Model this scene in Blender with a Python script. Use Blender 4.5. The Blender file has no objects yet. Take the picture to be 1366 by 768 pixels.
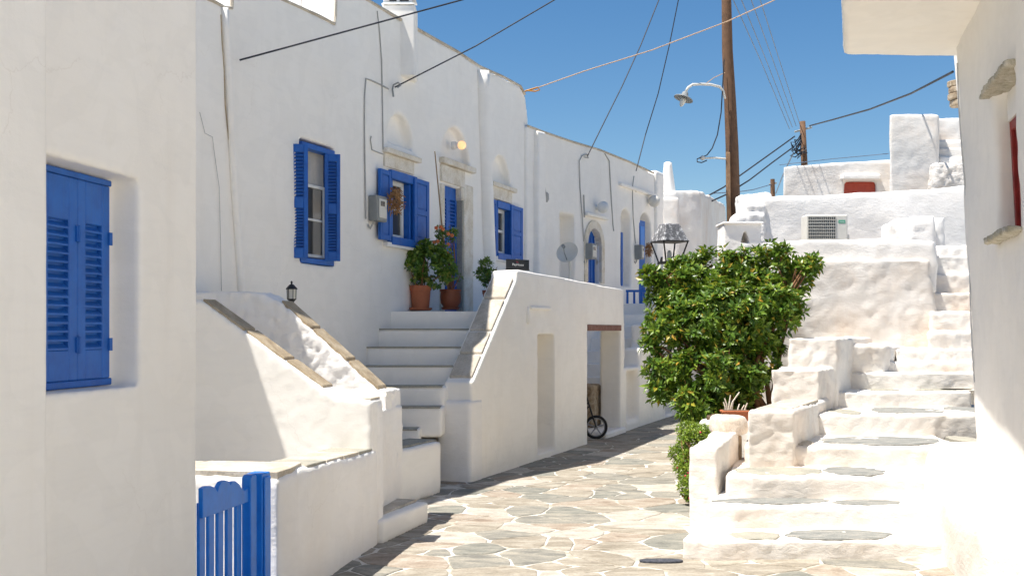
import bpy, bmesh, math, random
import numpy as np
from mathutils import Vector, Matrix, noise
random.seed(7); RS = np.random.RandomState(5)
SC = bpy.context.scene; COL = SC.collection
R = math.radians
# ------------------------------------------------------------------ camera
FPX, CX, HY, EYE = 1500.0, 683.0, 440.0, 1.75
cam = bpy.data.cameras.new('camera'); camo = bpy.data.objects.new('camera', cam); COL.objects.link(camo)
camo.location = (0, 0, EYE); camo.rotation_euler = (R(90), 0, 0)
cam.sensor_width = 36; cam.lens = FPX / 1366 * 36; cam.shift_y = (HY - 384) / 1366
cam.clip_start = 0.05; cam.clip_end = 3000; SC.camera = camo
# ------------------------------------------------------------------ light
SUN = Vector((-0.42, -0.16, 1.0)).normalized()
w = bpy.data.worlds.new('World'); SC.world = w; w.use_nodes = True
nt = w.node_tree; bg = nt.nodes['Background']; sky = nt.nodes.new('ShaderNodeTexSky')
sky.sky_type = 'NISHITA'; sky.sun_disc = False
sky.sun_elevation = math.asin(SUN.z); sky.sun_rotation = math.atan2(SUN.x, SUN.y) % (2 * math.pi)
sky.air_density = 1.0; sky.dust_density = 0.35; sky.ozone_density = 2.2; sky.altitude = 50
hs = nt.nodes.new('ShaderNodeHueSaturation'); hs.inputs['Saturation'].default_value = 1.3
nt.links.new(sky.outputs[0], hs.inputs['Color']); nt.links.new(hs.outputs[0], bg.inputs[0]); bg.inputs[1].default_value = 0.060
sl = bpy.data.lights.new('sun', 'SUN'); sl.energy = 4.0; sl.angle = R(0.55); sl.color = (1.0, 0.955, 0.885)
so = bpy.data.objects.new('sun', sl); COL.objects.link(so)
so.rotation_euler = (-SUN).to_track_quat('-Z', 'Y').to_euler(); so.location = (-8, -3, 20)
SC.view_settings.view_transform = 'Standard'; SC.view_settings.look = 'None'
SC.view_settings.exposure = 1.06; SC.view_settings.gamma = 1
SC.render.engine = 'CYCLES'; SC.cycles.max_bounces = 14; SC.cycles.diffuse_bounces = 10

# ------------------------------------------------------------------ pixel <-> place helpers (distances in metres)
def W(px, py, Y):
    return Vector(((px - CX) / FPX * Y, Y, EYE + (HY - py) / FPX * Y))
def G(px, py, z=0.0):
    return W(px, py, (EYE - z) * FPX / (py - HY))
class Pl:
    """vertical plane: origin o, horizontal direction d, outward normal n; u runs along d"""
    def __init__(s, o, d):
        s.o = Vector((o[0], o[1])); s.d = Vector((d[0], d[1])).normalized(); s.n = Vector((s.d.y, -s.d.x))
    def off(s, k): return Pl(s.o + s.n * k, s.d)
    def u(s, px):
        r = (px - CX) / FPX
        return (s.o.x - r * s.o.y) / (r * s.d.y - s.d.x)
    def Y(s, px): return s.o.y + s.d.y * s.u(px)
    def z(s, px, py): return EYE + (HY - py) / FPX * s.Y(px)
    def P(s, u, n, z):
        q = s.o + s.d * u + s.n * n
        return Vector((q.x, q.y, z))
    def uz(s, px, py): return (s.u(px), s.z(px, py))

# ------------------------------------------------------------------ materials
MAT = {}
def mk(name, rough=0.8, spec=0.3):
    m = bpy.data.materials.new(name); m.use_nodes = True; MAT[name] = m
    n = m.node_tree; b = n.nodes['Principled BSDF']
    b.inputs['Roughness'].default_value = rough; b.inputs['Specular IOR Level'].default_value = spec
    return m, n, b
def nd(n, t, **k):
    x = n.nodes.new(t)
    for a, v in k.items():
        if a in ('Scale', 'Detail', 'Roughness', 'Distortion', 'Randomness', 'Strength', 'Distance'): x.inputs[a].default_value = v
        else: setattr(x, a, v)
    return x
def ramp(n, fac, stops):
    r = n.nodes.new('ShaderNodeValToRGB'); n.links.new(fac, r.inputs[0]); e = r.color_ramp.elements
    e[0].position = stops[0][0]; e[0].color = (*stops[0][1], 1); e[1].position = stops[-1][0]; e[1].color = (*stops[-1][1], 1)
    for p, c in stops[1:-1]:
        k = e.new(p); k.color = (*c, 1)
    return r.outputs[0]
def mix(n, fac, a, b, mode='MIX'):
    m = n.nodes.new('ShaderNodeMix'); m.data_type = 'RGBA'; m.blend_type = mode
    for i, v in ((0, fac), (6, a), (7, b)):
        if hasattr(v, 'default_value') or hasattr(v, 'is_output'): n.links.new(v, m.inputs[i])
        else: m.inputs[i].default_value = v if i == 0 else (*v, 1)
    return m.outputs[2]
def noise_tex(n, scale, detail=4, rough=0.55, vec=None, dist=0.0):
    t = nd(n, 'ShaderNodeTexNoise', Scale=scale, Detail=detail, Roughness=rough, Distortion=dist)
    if vec is None:
        g = n.nodes.get('GEO') or n.nodes.new('ShaderNodeNewGeometry'); g.name = 'GEO'; vec = g.outputs['Position']
    n.links.new(vec, t.inputs['Vector']); return t.outputs['Fac']
def pos_scaled(n, s):
    g = n.nodes.get('GEO') or n.nodes.new('ShaderNodeNewGeometry'); g.name = 'GEO'
    m = n.nodes.new('ShaderNodeMapping'); m.inputs['Scale'].default_value = s
    n.links.new(g.outputs['Position'], m.inputs['Vector']); return m.outputs[0]
def bump(n, b, hs):
    prev = None
    for h, st, di in hs:
        k = nd(n, 'ShaderNodeBump', Strength=st, Distance=di); n.links.new(h, k.inputs['Height'])
        if prev is not None: n.links.new(prev, k.inputs['Normal'])
        prev = k.outputs[0]
    n.links.new(prev, b.inputs['Normal'])

def plaster(name, base, stain, amt, rough_k=1.0, streak=0.25, dirt=(0.55, 0.45, 0.33)):
    m, n, b = mk(name, 0.92, 0.15)
    big = noise_tex(n, 1.3, 5, 0.6)
    c = mix(n, ramp(n, big, [(0.42, (0, 0, 0)), (0.72, (amt,) * 3)]), base, stain)
    st = noise_tex(n, 1.0, 5, 0.62, pos_scaled(n, (5.5, 5.5, 0.45)))
    c = mix(n, ramp(n, st, [(0.56, (0, 0, 0)), (0.8, (streak,) * 3)]), c, (stain[0] * .8, stain[1] * .78, stain[2] * .74))
    sp = noise_tex(n, 38, 3, 0.7)
    c = mix(n, ramp(n, sp, [(0.72, (0, 0, 0)), (0.8, (0.35 * min(amt * 2, 1),) * 3)]), c, dirt)
    g = n.nodes['GEO']; wv = nd(n, 'ShaderNodeTexNoise', Scale=2.5, Detail=5, Roughness=0.6); n.links.new(g.outputs['Position'], wv.inputs['Vector'])
    ad = n.nodes.new('ShaderNodeVectorMath'); ad.operation = 'MULTIPLY_ADD'; n.links.new(wv.outputs['Color'], ad.inputs[0]); ad.inputs[1].default_value = (.5, .5, .5); n.links.new(g.outputs['Position'], ad.inputs[2])
    vo = n.nodes.new('ShaderNodeTexVoronoi'); vo.feature = 'DISTANCE_TO_EDGE'; vo.inputs['Scale'].default_value = 0.62; n.links.new(ad.outputs[0], vo.inputs['Vector'])
    cr = ramp(n, vo.outputs['Distance'], [(0.0, (1, 1, 1)), (0.0035, (0, 0, 0))])
    ms = ramp(n, noise_tex(n, 0.9, 3, 0.5), [(0.50, (0, 0, 0)), (0.60, (0.16,) * 3)])
    c = mix(n, mix(n, 1.0, cr, ms, 'MULTIPLY'), c, (0.45, 0.38, 0.30))
    pt = noise_tex(n, 2.2, 3, 0.45, None, 1.5)
    c = mix(n, ramp(n, pt, [(0.49, (0, 0, 0)), (0.515, (0.22,) * 3)]), c, (base[0] * .90, base[1] * .90, base[2] * .895))
    br = noise_tex(n, 1.0, 4, 0.6, pos_scaled(n, (3, 3, 22)))
    c = mix(n, ramp(n, br, [(0.5, (0, 0, 0)), (0.75, (0.12,) * 3)]), c, (0.66, 0.64, 0.62))
    n.links.new(c, b.inputs['Base Color'])
    bump(n, b, [(noise_tex(n, 9, 6, 0.62, pos_scaled(n, (1, 1, 2.2)), 0.8), min(1, 0.45 * rough_k), 0.014 * rough_k ** 2), (noise_tex(n, 3.5, 3, 0.5), 0.4 * rough_k, 0.02), (noise_tex(n, 45, 5, 0.65), 0.35 * rough_k, 0.006),
                (noise_tex(n, 170, 3, 0.7), 0.3, 0.002)])
    return m
plaster('plaster_smooth', (0.885, 0.855, 0.80), (0.82, 0.77, 0.70), 0.30, 0.55, 0.16)
plaster('plaster_cream', (0.90, 0.865, 0.80), (0.82, 0.75, 0.65), 0.35, 0.5, 0.18)
plaster('plaster_rough', (0.87, 0.845, 0.81), (0.77, 0.70, 0.61), 0.40, 1.0, 0.2)
plaster('plaster_worn', (0.775, 0.745, 0.70), (0.66, 0.55, 0.45), 0.75, 1.05, 0.25)
plaster('plaster_old', (0.79, 0.77, 0.735), (0.60, 0.50, 0.40), 0.75, 1.6, 0.5)
def stone(name, cols, sc=5.0, bstr=0.6, rough=0.85, stretch=(1, 1, 1)):
    m, n, b = mk(name, rough, 0.25)
    v = pos_scaled(n, stretch)
    c = ramp(n, noise_tex(n, sc, 7, 0.65, v, 0.6), [(0.30, cols[0]), (0.5, cols[1]), (0.68, cols[2])])
    f = ramp(n, noise_tex(n, sc * 14, 4, 0.7), [(0.25, (0.72,) * 3), (0.7, (1.12,) * 3)])
    n.links.new(mix(n, 1.0, c, f, 'MULTIPLY'), b.inputs['Base Color'])
    bump(n, b, [(noise_tex(n, sc * 1.6, 6, 0.6, v), bstr, 0.02), (noise_tex(n, sc * 18, 4, 0.7), 0.4, 0.003)])
    return m
stone('pave_beige', [(0.21, 0.18, 0.135), (0.33, 0.29, 0.23), (0.44, 0.40, 0.33)], 3.3, .9, stretch=(1, 2.2, 1))
stone('pave_grey', [(0.17, 0.165, 0.145), (0.27, 0.255, 0.215), (0.38, 0.345, 0.28)], 3.9, .9, stretch=(1, 2.2, 1))
stone('pave_green', [(0.155, 0.155, 0.135), (0.24, 0.235, 0.20), (0.34, 0.315, 0.26)], 4.5, .9, stretch=(1, 2.4, 1))
stone('pave_pink', [(0.23, 0.175, 0.13), (0.36, 0.30, 0.235), (0.45, 0.41, 0.35)], 3.6, .9, stretch=(1, 2.0, 1))
stone('pave_pale', [(0.33, 0.29, 0.235), (0.44, 0.40, 0.34), (0.54, 0.50, 0.44)], 3.6, .9, stretch=(1, 2.4, 1))
stone('cope_brown', [(0.28, 0.21, 0.135), (0.40, 0.32, 0.215), (0.50, 0.42, 0.31)], 6, .9)
stone('cope_pale', [(0.42, 0.36, 0.28), (0.53, 0.47, 0.38), (0.64, 0.59, 0.51)], 4, .6)
stone('cope_grey', [(0.26, 0.26, 0.22), (0.36, 0.34, 0.28), (0.44, 0.40, 0.32)], 4, .6)
stone('slate', [(0.17, 0.175, 0.165), (0.26, 0.26, 0.24), (0.37, 0.35, 0.31)], 5.2, .9, stretch=(1, 2.5, 1))
stone('trim_stone', [(0.62, 0.53, 0.40), (0.76, 0.69, 0.57), (0.82, 0.77, 0.68)], 5, .6)
stone('drum_stone', [(0.55, 0.45, 0.35), (0.68, 0.59, 0.49), (0.76, 0.70, 0.62)], 5, .8)
stone('brown_stone', [(0.19, 0.13, 0.08), (0.36, 0.28, 0.19), (0.55, 0.48, 0.38)], 9, 1.2)
stone('lintel_red', [(0.15, 0.07, 0.055), (0.22, 0.11, 0.085), (0.28, 0.16, 0.13)], 9, .5)
stone('mould_stone', [(0.34, 0.30, 0.21), (0.50, 0.46, 0.36), (0.66, 0.62, 0.54)], 16, 1.2)
stone('dark_iron_cover', [(0.04, 0.045, 0.06), (0.07, 0.075, 0.09), (0.11, 0.11, 0.13)], 40, .6)
def mortar():
    m, n, b = mk('mortar', 0.9, 0.15)
    a = ramp(n, noise_tex(n, 3.2, 4, 0.6), [(0.50, (0, 0, 0)), (0.60, (1, 1, 1))])
    c = mix(n, a, (0.66, 0.63, 0.57), (0.36, 0.32, 0.255))
    n.links.new(mix(n, ramp(n, noise_tex(n, 30, 4, 0.7), [(0.35, (0.0,) * 3), (0.75, (0.5,) * 3)]), c, (0.48, 0.43, 0.35)), b.inputs['Base Color'])
    bump(n, b, [(noise_tex(n, 25, 5, 0.6), 0.6, 0.01)])
mortar()
def paint(name, col, dark, rough=0.5, wear=0.5):
    m, n, b = mk(name, rough, 0.4)
    c = mix(n, ramp(n, noise_tex(n, 9, 6, 0.65), [(0.4, (0, 0, 0)), (0.75, (1, 1, 1))]), col, dark)
    if wear: c = mix(n, ramp(n, noise_tex(n, 1.0, 5, 0.7, pos_scaled(n, (60, 60, 3))), [(0.45, (0, 0, 0)), (0.8, (0.5,) * 3)]), c, (dark[0] + .02, dark[1] * 1.1 + .03, dark[2] * .9 + .03))
    if wear: c = mix(n, ramp(n, noise_tex(n, 60, 4, 0.7), [(0.68, (0, 0, 0)), (0.74, (wear,) * 3)]), c, (col[0] * 2 + .1, col[1] * 1.6 + .1, col[2] * 1.1 + .08))
    n.links.new(c, b.inputs['Base Color'])
    bump(n, b, [(noise_tex(n, 1.0, 4, 0.6, pos_scaled(n, (90, 90, 6))), 0.15, 0.003), (noise_tex(n, 14, 3, .6), .1, .004)])
    return m
paint('blue_paint', (0.010, 0.115, 0.46), (0.008, 0.08, 0.35))
paint('blue_bright', (0.006, 0.18, 0.66), (0.006, 0.14, 0.54), 0.38, 0.15)
paint('red_paint', (0.30, 0.022, 0.018), (0.18, 0.012, 0.012), 0.5)
paint('brick_red', (0.42, 0.06, 0.03), (0.33, 0.04, 0.022), 0.6)
paint('white_paint', (0.74, 0.74, 0.72), (0.66, 0.66, 0.63), 0.5, 0)
paint('off_white', (0.66, 0.64, 0.58), (0.60, 0.57, 0.50), 0.5, 0)
paint('pvc_grey', (0.52, 0.53, 0.55), (0.44, 0.45, 0.46), 0.5, 0)
paint('terracotta', (0.42, 0.13, 0.055), (0.33, 0.095, 0.04), 0.7, 0)
paint('terracotta_dark', (0.27, 0.075, 0.03), (0.20, 0.055, 0.022), 0.5, 0)
paint('black_iron', (0.012, 0.012, 0.013), (0.02, 0.018, 0.016), 0.5, 0)
paint('meter_grey', (0.27, 0.28, 0.27), (0.21, 0.22, 0.22), 0.45, 0)
paint('black_board', (0.012, 0.012, 0.014), (0.018, 0.018, 0.02), 0.4, 0)
paint('label_green', (0.0, 0.30, 0.17), (0.0, 0.27, 0.15), 0.4, 0)
paint('pole_wood', (0.16, 0.085, 0.045), (0.10, 0.055, 0.03), 0.85, 0)
paint('pole_light', (0.33, 0.20, 0.11), (0.22, 0.12, 0.06), 0.8, 0)
paint('cane', (0.36, 0.24, 0.13), (0.28, 0.18, 0.09), 0.8, 0)
paint('twig', (0.30, 0.14, 0.07), (0.20, 0.09, 0.045), 0.8, 0)
paint('bark', (0.26, 0.13, 0.065), (0.15, 0.08, 0.04), 0.9, 0)
paint('straw', (0.30, 0.15, 0.06), (0.42, 0.25, 0.11), 0.9, 0)
paint('cable_black', (0.02, 0.02, 0.025), (0.03, 0.03, 0.035), 0.6, 0)
paint('cable_tan', (0.50, 0.33, 0.20), (0.45, 0.30, 0.18), 0.6, 0)
paint('cable_orange', (0.50, 0.22, 0.03), (0.45, 0.2, 0.03), 0.6, 0)
paint('cable_grey', (0.42, 0.41, 0.39), (0.36, 0.35, 0.33), 0.7, 0)
paint('thin_wire', (0.10, 0.14, 0.20), (0.10, 0.14, 0.20), 0.6, 0)
paint('soil', (0.10, 0.065, 0.04), (0.16, 0.11, 0.07), 0.95, 0)
paint('rubber', (0.012, 0.012, 0.012), (0.02, 0.02, 0.02), 0.7, 0)
paint('steel', (0.35, 0.35, 0.36), (0.28, 0.28, 0.29), 0.35, 0)
paint('curtain', (0.45, 0.43, 0.40), (0.36, 0.35, 0.33), 0.9, 0)
paint('dark_fins', (0.06, 0.07, 0.07), (0.09, 0.095, 0.09), 0.6, 0)
paint('flower_orange', (0.72, 0.24, 0.08), (0.60, 0.10, 0.05), 0.6, 0)
paint('flower_pink', (0.62, 0.05, 0.10), (0.5, 0.04, 0.08), 0.6, 0)
m, n, b = mk('zinc_flaked', 0.55, 0.4)
n.links.new(ramp(n, noise_tex(n, 14, 6, 0.7, None, 1.0), [(0.46, (0.10, 0.10, 0.105)), (0.54, (0.19, 0.19, 0.20)), (0.64, (0.62, 0.62, 0.62))]), b.inputs['Base Color'])
m, n, b = mk('glass_dark', 0.06, 0.6); b.inputs['Base Color'].default_value = (0.055, 0.055, 0.052, 1)
m, n, b = mk('glass_clear', 0.04, 0.5); b.inputs['Base Color'].default_value = (0.95, 0.95, 0.92, 1); b.inputs['Transmission Weight'].default_value = 0.9; b.inputs['Alpha'].default_value = 0.35
m, n, b = mk('glass_frost', 0.3, 0.5); b.inputs['Base Color'].default_value = (0.62, 0.60, 0.54, 1)
m, n, b = mk('lamp_glow', 0.4, 0.4); b.inputs['Base Color'].default_value = (0.8, 0.55, 0.35, 1)
b.inputs['Emission Color'].default_value = (1.0, 0.50, 0.20, 1); b.inputs['Emission Strength'].default_value = 0.55
def leafmat(name, a, c, d, extra=None):
    m, n, b = mk(name, 0.38, 0.45)
    g = n.nodes.new('ShaderNodeNewGeometry')
    stops = [(0.0, a), (0.55, c), (0.93, d)]
    if extra: stops.append((1.0, extra))
    col = ramp(n, g.outputs['Random Per Island'], stops)
    n.links.new(col, b.inputs['Base Color'])
    tr = n.nodes.new('ShaderNodeBsdfTranslucent'); n.links.new(mix(n, 0.5, col, (0.25, 0.33, 0.03)), tr.inputs[0])
    ms = n.nodes.new('ShaderNodeMixShader'); ms.inputs[0].default_value = 0.28
    n.links.new(b.outputs[0], ms.inputs[1]); n.links.new(tr.outputs[0], ms.inputs[2])
    n.links.new(ms.outputs[0], n.nodes['Material Output'].inputs[0])
leafmat('leaf_bush', (0.04, 0.10, 0.012), (0.115, 0.215, 0.022), (0.25, 0.34, 0.038), (0.55, 0.30, 0.04))
leafmat('leaf_hedge', (0.10, 0.18, 0.015), (0.20, 0.30, 0.03), (0.32, 0.40, 0.05))
leafmat('leaf_pot', (0.06, 0.13, 0.02), (0.13, 0.24, 0.03), (0.25, 0.34, 0.06), (0.36, 0.32, 0.07))

# ------------------------------------------------------------------ object helpers
def root_loc(o):
    v = Vector((0, 0, 0))
    while o is not None: v = v + o.location; o = o.parent
    return v
def tag(o, label=None, cat=None, group=None, kind=None):
    if label: o['label'] = label
    if cat: o['category'] = cat
    if group: o['group'] = group
    if kind: o['kind'] = kind
    return o
def thing(name, loc, label, cat, group=None):
    o = bpy.data.objects.new(name, None); COL.objects.link(o); o.location = loc; o.empty_display_size = 0.1
    return tag(o, label, cat, group)
def link(name, me, parent=None, mat=None, loc=None):
    if mat: me.materials.clear(); me.materials.append(MAT[mat])
    o = bpy.data.objects.new(name, me); COL.objects.link(o)
    if parent is not None: o.parent = parent
    if loc is not None: o.location = loc
    return o
def recenter(me, parent):
    if parent is not None:
        me.transform(Matrix.Translation(-root_loc(parent)))
class MB:
    def __init__(s): s.v = []; s.f = []
    def add(s, vs, fs):
        k = len(s.v); s.v += [Vector(x) for x in vs]; s.f += [tuple(k + i for i in f) for f in fs]; return s
    def hexa(s, p):
        return s.add(p, [(0, 3, 2, 1), (4, 5, 6, 7), (0, 1, 5, 4), (1, 2, 6, 5), (2, 3, 7, 6), (3, 0, 4, 7)])
    def box(s, a, b):
        (x0, y0, z0), (x1, y1, z1) = a, b
        return s.hexa([(x0, y0, z0), (x1, y0, z0), (x1, y1, z0), (x0, y1, z0), (x0, y0, z1), (x1, y0, z1), (x1, y1, z1), (x0, y1, z1)])
    def pbox(s, pl, u0, u1, n0, n1, z0, z1):
        return s.hexa([pl.P(u0, n0, z0), pl.P(u1, n0, z0), pl.P(u1, n1, z0), pl.P(u0, n1, z0),
                       pl.P(u0, n0, z1), pl.P(u1, n0, z1), pl.P(u1, n1, z1), pl.P(u0, n1, z1)])
    def loft(s, A, B):
        n = len(A)
        return s.add(list(A) + list(B), [tuple(range(n - 1, -1, -1)), tuple(range(n, 2 * n))] + [(i, (i + 1) % n, n + (i + 1) % n, n + i) for i in range(n)])
    def prism(s, pl, uz, n0, n1):
        return s.loft([pl.P(u, n0, z) for u, z in uz], [pl.P(u, n1, z) for u, z in uz])
    def slab(s, xy, z0, z1):
        zz = (lambda z: z if isinstance(z, (list, tuple)) else [z] * len(xy))
        a, b = zz(z0), zz(z1)
        return s.loft([(x, y, a[i]) for i, (x, y) in enumerate(xy)], [(x, y, b[i]) for i, (x, y) in enumerate(xy)])
    def sprism(s, pl, uz, dep, n0=0.0):
        k = Vector((.37 * dep, dep, 0)); a = [pl.P(u, n0, z) for u, z in uz]
        return s.loft(a, [p + k for p in a])
    def tube(s, pts, r, n=8, r1=None, cap=True):
        pts = [Vector(p) for p in pts]; m = len(pts); k0 = len(s.v); up = None
        for i, p in enumerate(pts):
            t = (pts[min(i + 1, m - 1)] - pts[max(i - 1, 0)]).normalized()
            if up is None: up = t.orthogonal().normalized()
            up = (up - t * up.dot(t)).normalized(); w_ = t.cross(up)
            rr = r if r1 is None else r + (r1 - r) * i / (m - 1)
            if isinstance(r, (list, tuple)): rr = r[i]
            for j in range(n):
                a = 2 * math.pi * j / n; s.v.append(p + (up * math.cos(a) + w_ * math.sin(a)) * rr)
        for i in range(m - 1):
            for j in range(n):
                a = k0 + i * n + j; b = k0 + i * n + (j + 1) % n
                s.f.append((a, b, b + n, a + n))
        if cap:
            s.f.append(tuple(k0 + j for j in range(n - 1, -1, -1))); s.f.append(tuple(k0 + (m - 1) * n + j for j in range(n)))
        return s
    def lathe(s, c, prof, n=24, ax=None):
        c = Vector(c); k0 = len(s.v); q = Matrix.Identity(3) if ax is None else Vector((0, 0, 1)).rotation_difference(Vector(ax)).to_matrix()
        for r, z in prof:
            for j in range(n):
                a = 2 * math.pi * j / n; s.v.append(c + q @ Vector((r * math.cos(a), r * math.sin(a), z)))
        for i in range(len(prof) - 1):
            for j in range(n):
                a = k0 + i * n + j; b = k0 + i * n + (j + 1) % n; s.f.append((a, b, b + n, a + n))
        s.f.append(tuple(k0 + j for j in range(n - 1, -1, -1))); s.f.append(tuple(k0 + (len(prof) - 1) * n + j for j in range(n)))
        return s
    def mesh(s, name, bevel=0.0, seg=1):
        me = bpy.data.meshes.new(name); me.from_pydata([tuple(v) for v in s.v], [], s.f)
        bm = bmesh.new(); bm.from_mesh(me); bmesh.ops.recalc_face_normals(bm, faces=bm.faces[:])
        if bevel:
            es = [e for e in bm.edges if len(e.link_faces) == 2 and e.calc_face_angle(0) > 0.5]
            bmesh.ops.bevel(bm, geom=es, offset=bevel, segments=seg, affect='EDGES', profile=0.5, clamp_overlap=True)
        bm.to_mesh(me); bm.free(); return me
    def build(s, name, mat, parent=None, bevel=0.0, smooth=False, label=None, kind=None, seg=1):
        me = s.mesh(name, bevel, seg); recenter(me, parent)
        if smooth: me.shade_smooth()
        o = link(name, me, parent, mat)
        return tag(o, label, kind=kind)
def smooth_by_angle(me, ang=0.6):
    me.shade_smooth()
    try: me.set_sharp_from_angle(angle=ang)
    except Exception: pass
def solid(name, mat, parent, pos, neg=None, vox=0.045, amp=0.012, amp2=0.005, sm=3, freq=1.6, label=None, kind=None):
    """hand-plastered mass: union of the given boxes minus the cutters, corners softened, surface uneven"""
    t = bpy.data.objects.new('tmp', pos.mesh('tmp')); COL.objects.link(t); rm = [t]
    if neg:
        for g in neg:
            c = bpy.data.objects.new('cut', g.mesh('cut')); COL.objects.link(c); rm.append(c)
            b = t.modifiers.new('b', 'BOOLEAN'); b.object = c; b.operation = 'DIFFERENCE'; b.solver = 'EXACT'
    r = t.modifiers.new('r', 'REMESH'); r.mode = 'VOXEL'; r.voxel_size = vox; r.adaptivity = 0
    if sm:
        q = t.modifiers.new('s', 'SMOOTH'); q.iterations = sm; q.factor = 0.5
    dg = bpy.context.evaluated_depsgraph_get(); dg.update()
    me = bpy.data.meshes.new_from_object(t.evaluated_get(dg)); me.name = name
    for x in rm: bpy.data.objects.remove(x)
    n = len(me.vertices); co = np.empty(n * 3, 'f'); me.vertices.foreach_get('co', co); co = co.reshape(-1, 3)
    no = np.empty(n * 3, 'f'); me.vertex_normals.foreach_get('vector', no); no = no.reshape(-1, 3)
    d = np.empty(n, 'f'); nz = noise.noise
    for i in range(n):
        p = Vector(co[i]); d[i] = amp * nz(p * freq) + amp2 * nz(p * freq * 4.3) + amp2 * 0.6 * nz(p * freq * 9.0)
    co = co + no * d[:, None]; me.vertices.foreach_set('co', co.astype('f').ravel()); me.update()
    recenter(me, parent); me.shade_smooth()
    return tag(link(name, me, parent, mat), label, kind=kind)
def arch(u0, u1, z0, zs, k=10, rise=None):
    r = (u1 - u0) / 2; rise = rise or r; c = (u0 + u1) / 2
    return [(u0, z0), (u1, z0)] + [(c + r * math.cos(a), zs + rise * math.sin(a)) for a in [math.pi * i / k for i in range(k + 1)]]
def blob_poly(cx, cy, rx, ry, rot=0, n=14, jit=0.08, seed=0, power=2.4):
    rr = random.Random(seed); out = []
    for i in range(n):
        a = 2 * math.pi * i / n; c, s = math.cos(a), math.sin(a)
        k = (abs(c) ** power + abs(s) ** power) ** (-1 / power) * (1 + rr.uniform(-jit, jit))
        x, y = rx * k * c, ry * k * s
        out.append((cx + x * math.cos(rot) - y * math.sin(rot), cy + x * math.sin(rot) + y * math.cos(rot)))
    return out
def flag(parent, name, xy, z0, z1, mat, label=None):
    """one flat stone with a softened upper edge"""
    c = Vector((sum(p[0] for p in xy) / len(xy), sum(p[1] for p in xy) / len(xy)))
    zs = z1 if isinstance(z1, (list, tuple)) else [z1] * len(xy)
    n = len(xy); V = []
    for (sc, dz) in ((1.0, None), (1.0, -0.004), (0.0, 0.0)):
        for i, (x, y) in enumerate(xy):
            v = Vector((x, y))
            if sc == 0.0:
                d = (c - v); v = v + d.normalized() * min(0.008, d.length * .3)
            V.append((v.x, v.y, z0 if dz is None else zs[i] + dz))
    F = [tuple(range(2 * n, 3 * n))]
    for k in (0, n):
        F += [(k + i, k + (i + 1) % n, k + n + (i + 1) % n, k + n + i) for i in range(n)]
    me = bpy.data.meshes.new(name); me.from_pydata(V, [], F); recenter(me, parent)
    return tag(link(name, me, parent, mat), label)

# leafy masses ------------------------------------------------------
def leaves_mesh(name, centers, normals, L, Wd, per, mat, parent, spread=0.9, kind='stuff', fold=0.25, tipw=0.75):
    V = []; F = []
    for c, nn in zip(centers, normals):
        nn = Vector(nn).normalized(); t = nn.orthogonal().normalized(); bt = nn.cross(t)
        a0 = random.random() * 6.28
        for k in range(per):
            a = a0 + k * 2.4 + random.uniform(-.3, .3); el = random.uniform(0.15, spread)
            dr = (t * math.cos(a) + bt * math.sin(a)) * math.cos(el) + nn * math.sin(el) * 1.0
            dr.z -= 0.12; dr.normalize()
            side = dr.cross(nn); 
            if side.length < 1e-3: side = dr.orthogonal()
            side.normalize(); up = side.cross(dr)
            l = L * random.uniform(.6, 1.15); w_ = Wd * random.uniform(.75, 1.15)
            p = Vector(c) + dr * 0.016
            m_ = p + dr * l * tipw * .62; f = up * (w_ * fold)
            i = len(V)
            V += [p, m_ + side * w_ * .5 + f, p + dr * l * .97 - up * l * .08, m_ - side * w_ * .5 + f, m_ + dr * 0.0]
            F += [(i, i + 1, i + 4), (i + 1, i + 2, i + 4), (i + 4, i + 2, i + 3), (i, i + 4, i + 3)]
    me = bpy.data.meshes.new(name); me.from_pydata([tuple(v) for v in V], [], F); recenter(me, parent)
    return tag(link(name, me, parent, mat), kind=kind)
def crown_points(lobes, per_area, shell=(0.35, 1.0), seed=1, gap=0.0):
    rr = random.Random(seed); C = []; N = []
    for (c, r) in lobes:
        c = Vector(c); r = Vector(r) if hasattr(r, '__len__') else Vector((r, r, r))
        k = int(per_area * (r.x * r.y + r.y * r.z + r.x * r.z) / 3 * 12.6)
        for _ in range(k):
            d = Vector((rr.gauss(0, 1), rr.gauss(0, 1), rr.gauss(0, 1))).normalized()
            s = rr.uniform(shell[0] ** 2, shell[1]) ** 0.5
            s *= 1 + 0.22 * noise.noise(Vector(d) * 3.1 + c * 5)
            p = c + Vector((d.x * r.x, d.y * r.y, d.z * r.z)) * s
            if gap and noise.noise(p * 4.2) < -gap: continue
            C.append(p); nn = d + Vector((rr.gauss(0, .35), rr.gauss(0, .35), .55 + rr.gauss(0, .25))); N.append(nn)
    return C, N

# =================================================================== GROUND
gr = MB(); gr.add([(-400, -60, 0), (400, -60, 0), (400, 900, 0), (-400, 900, 0)], [(0, 1, 2, 3)])
ground = gr.build('ground', 'mortar', kind='structure')
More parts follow.
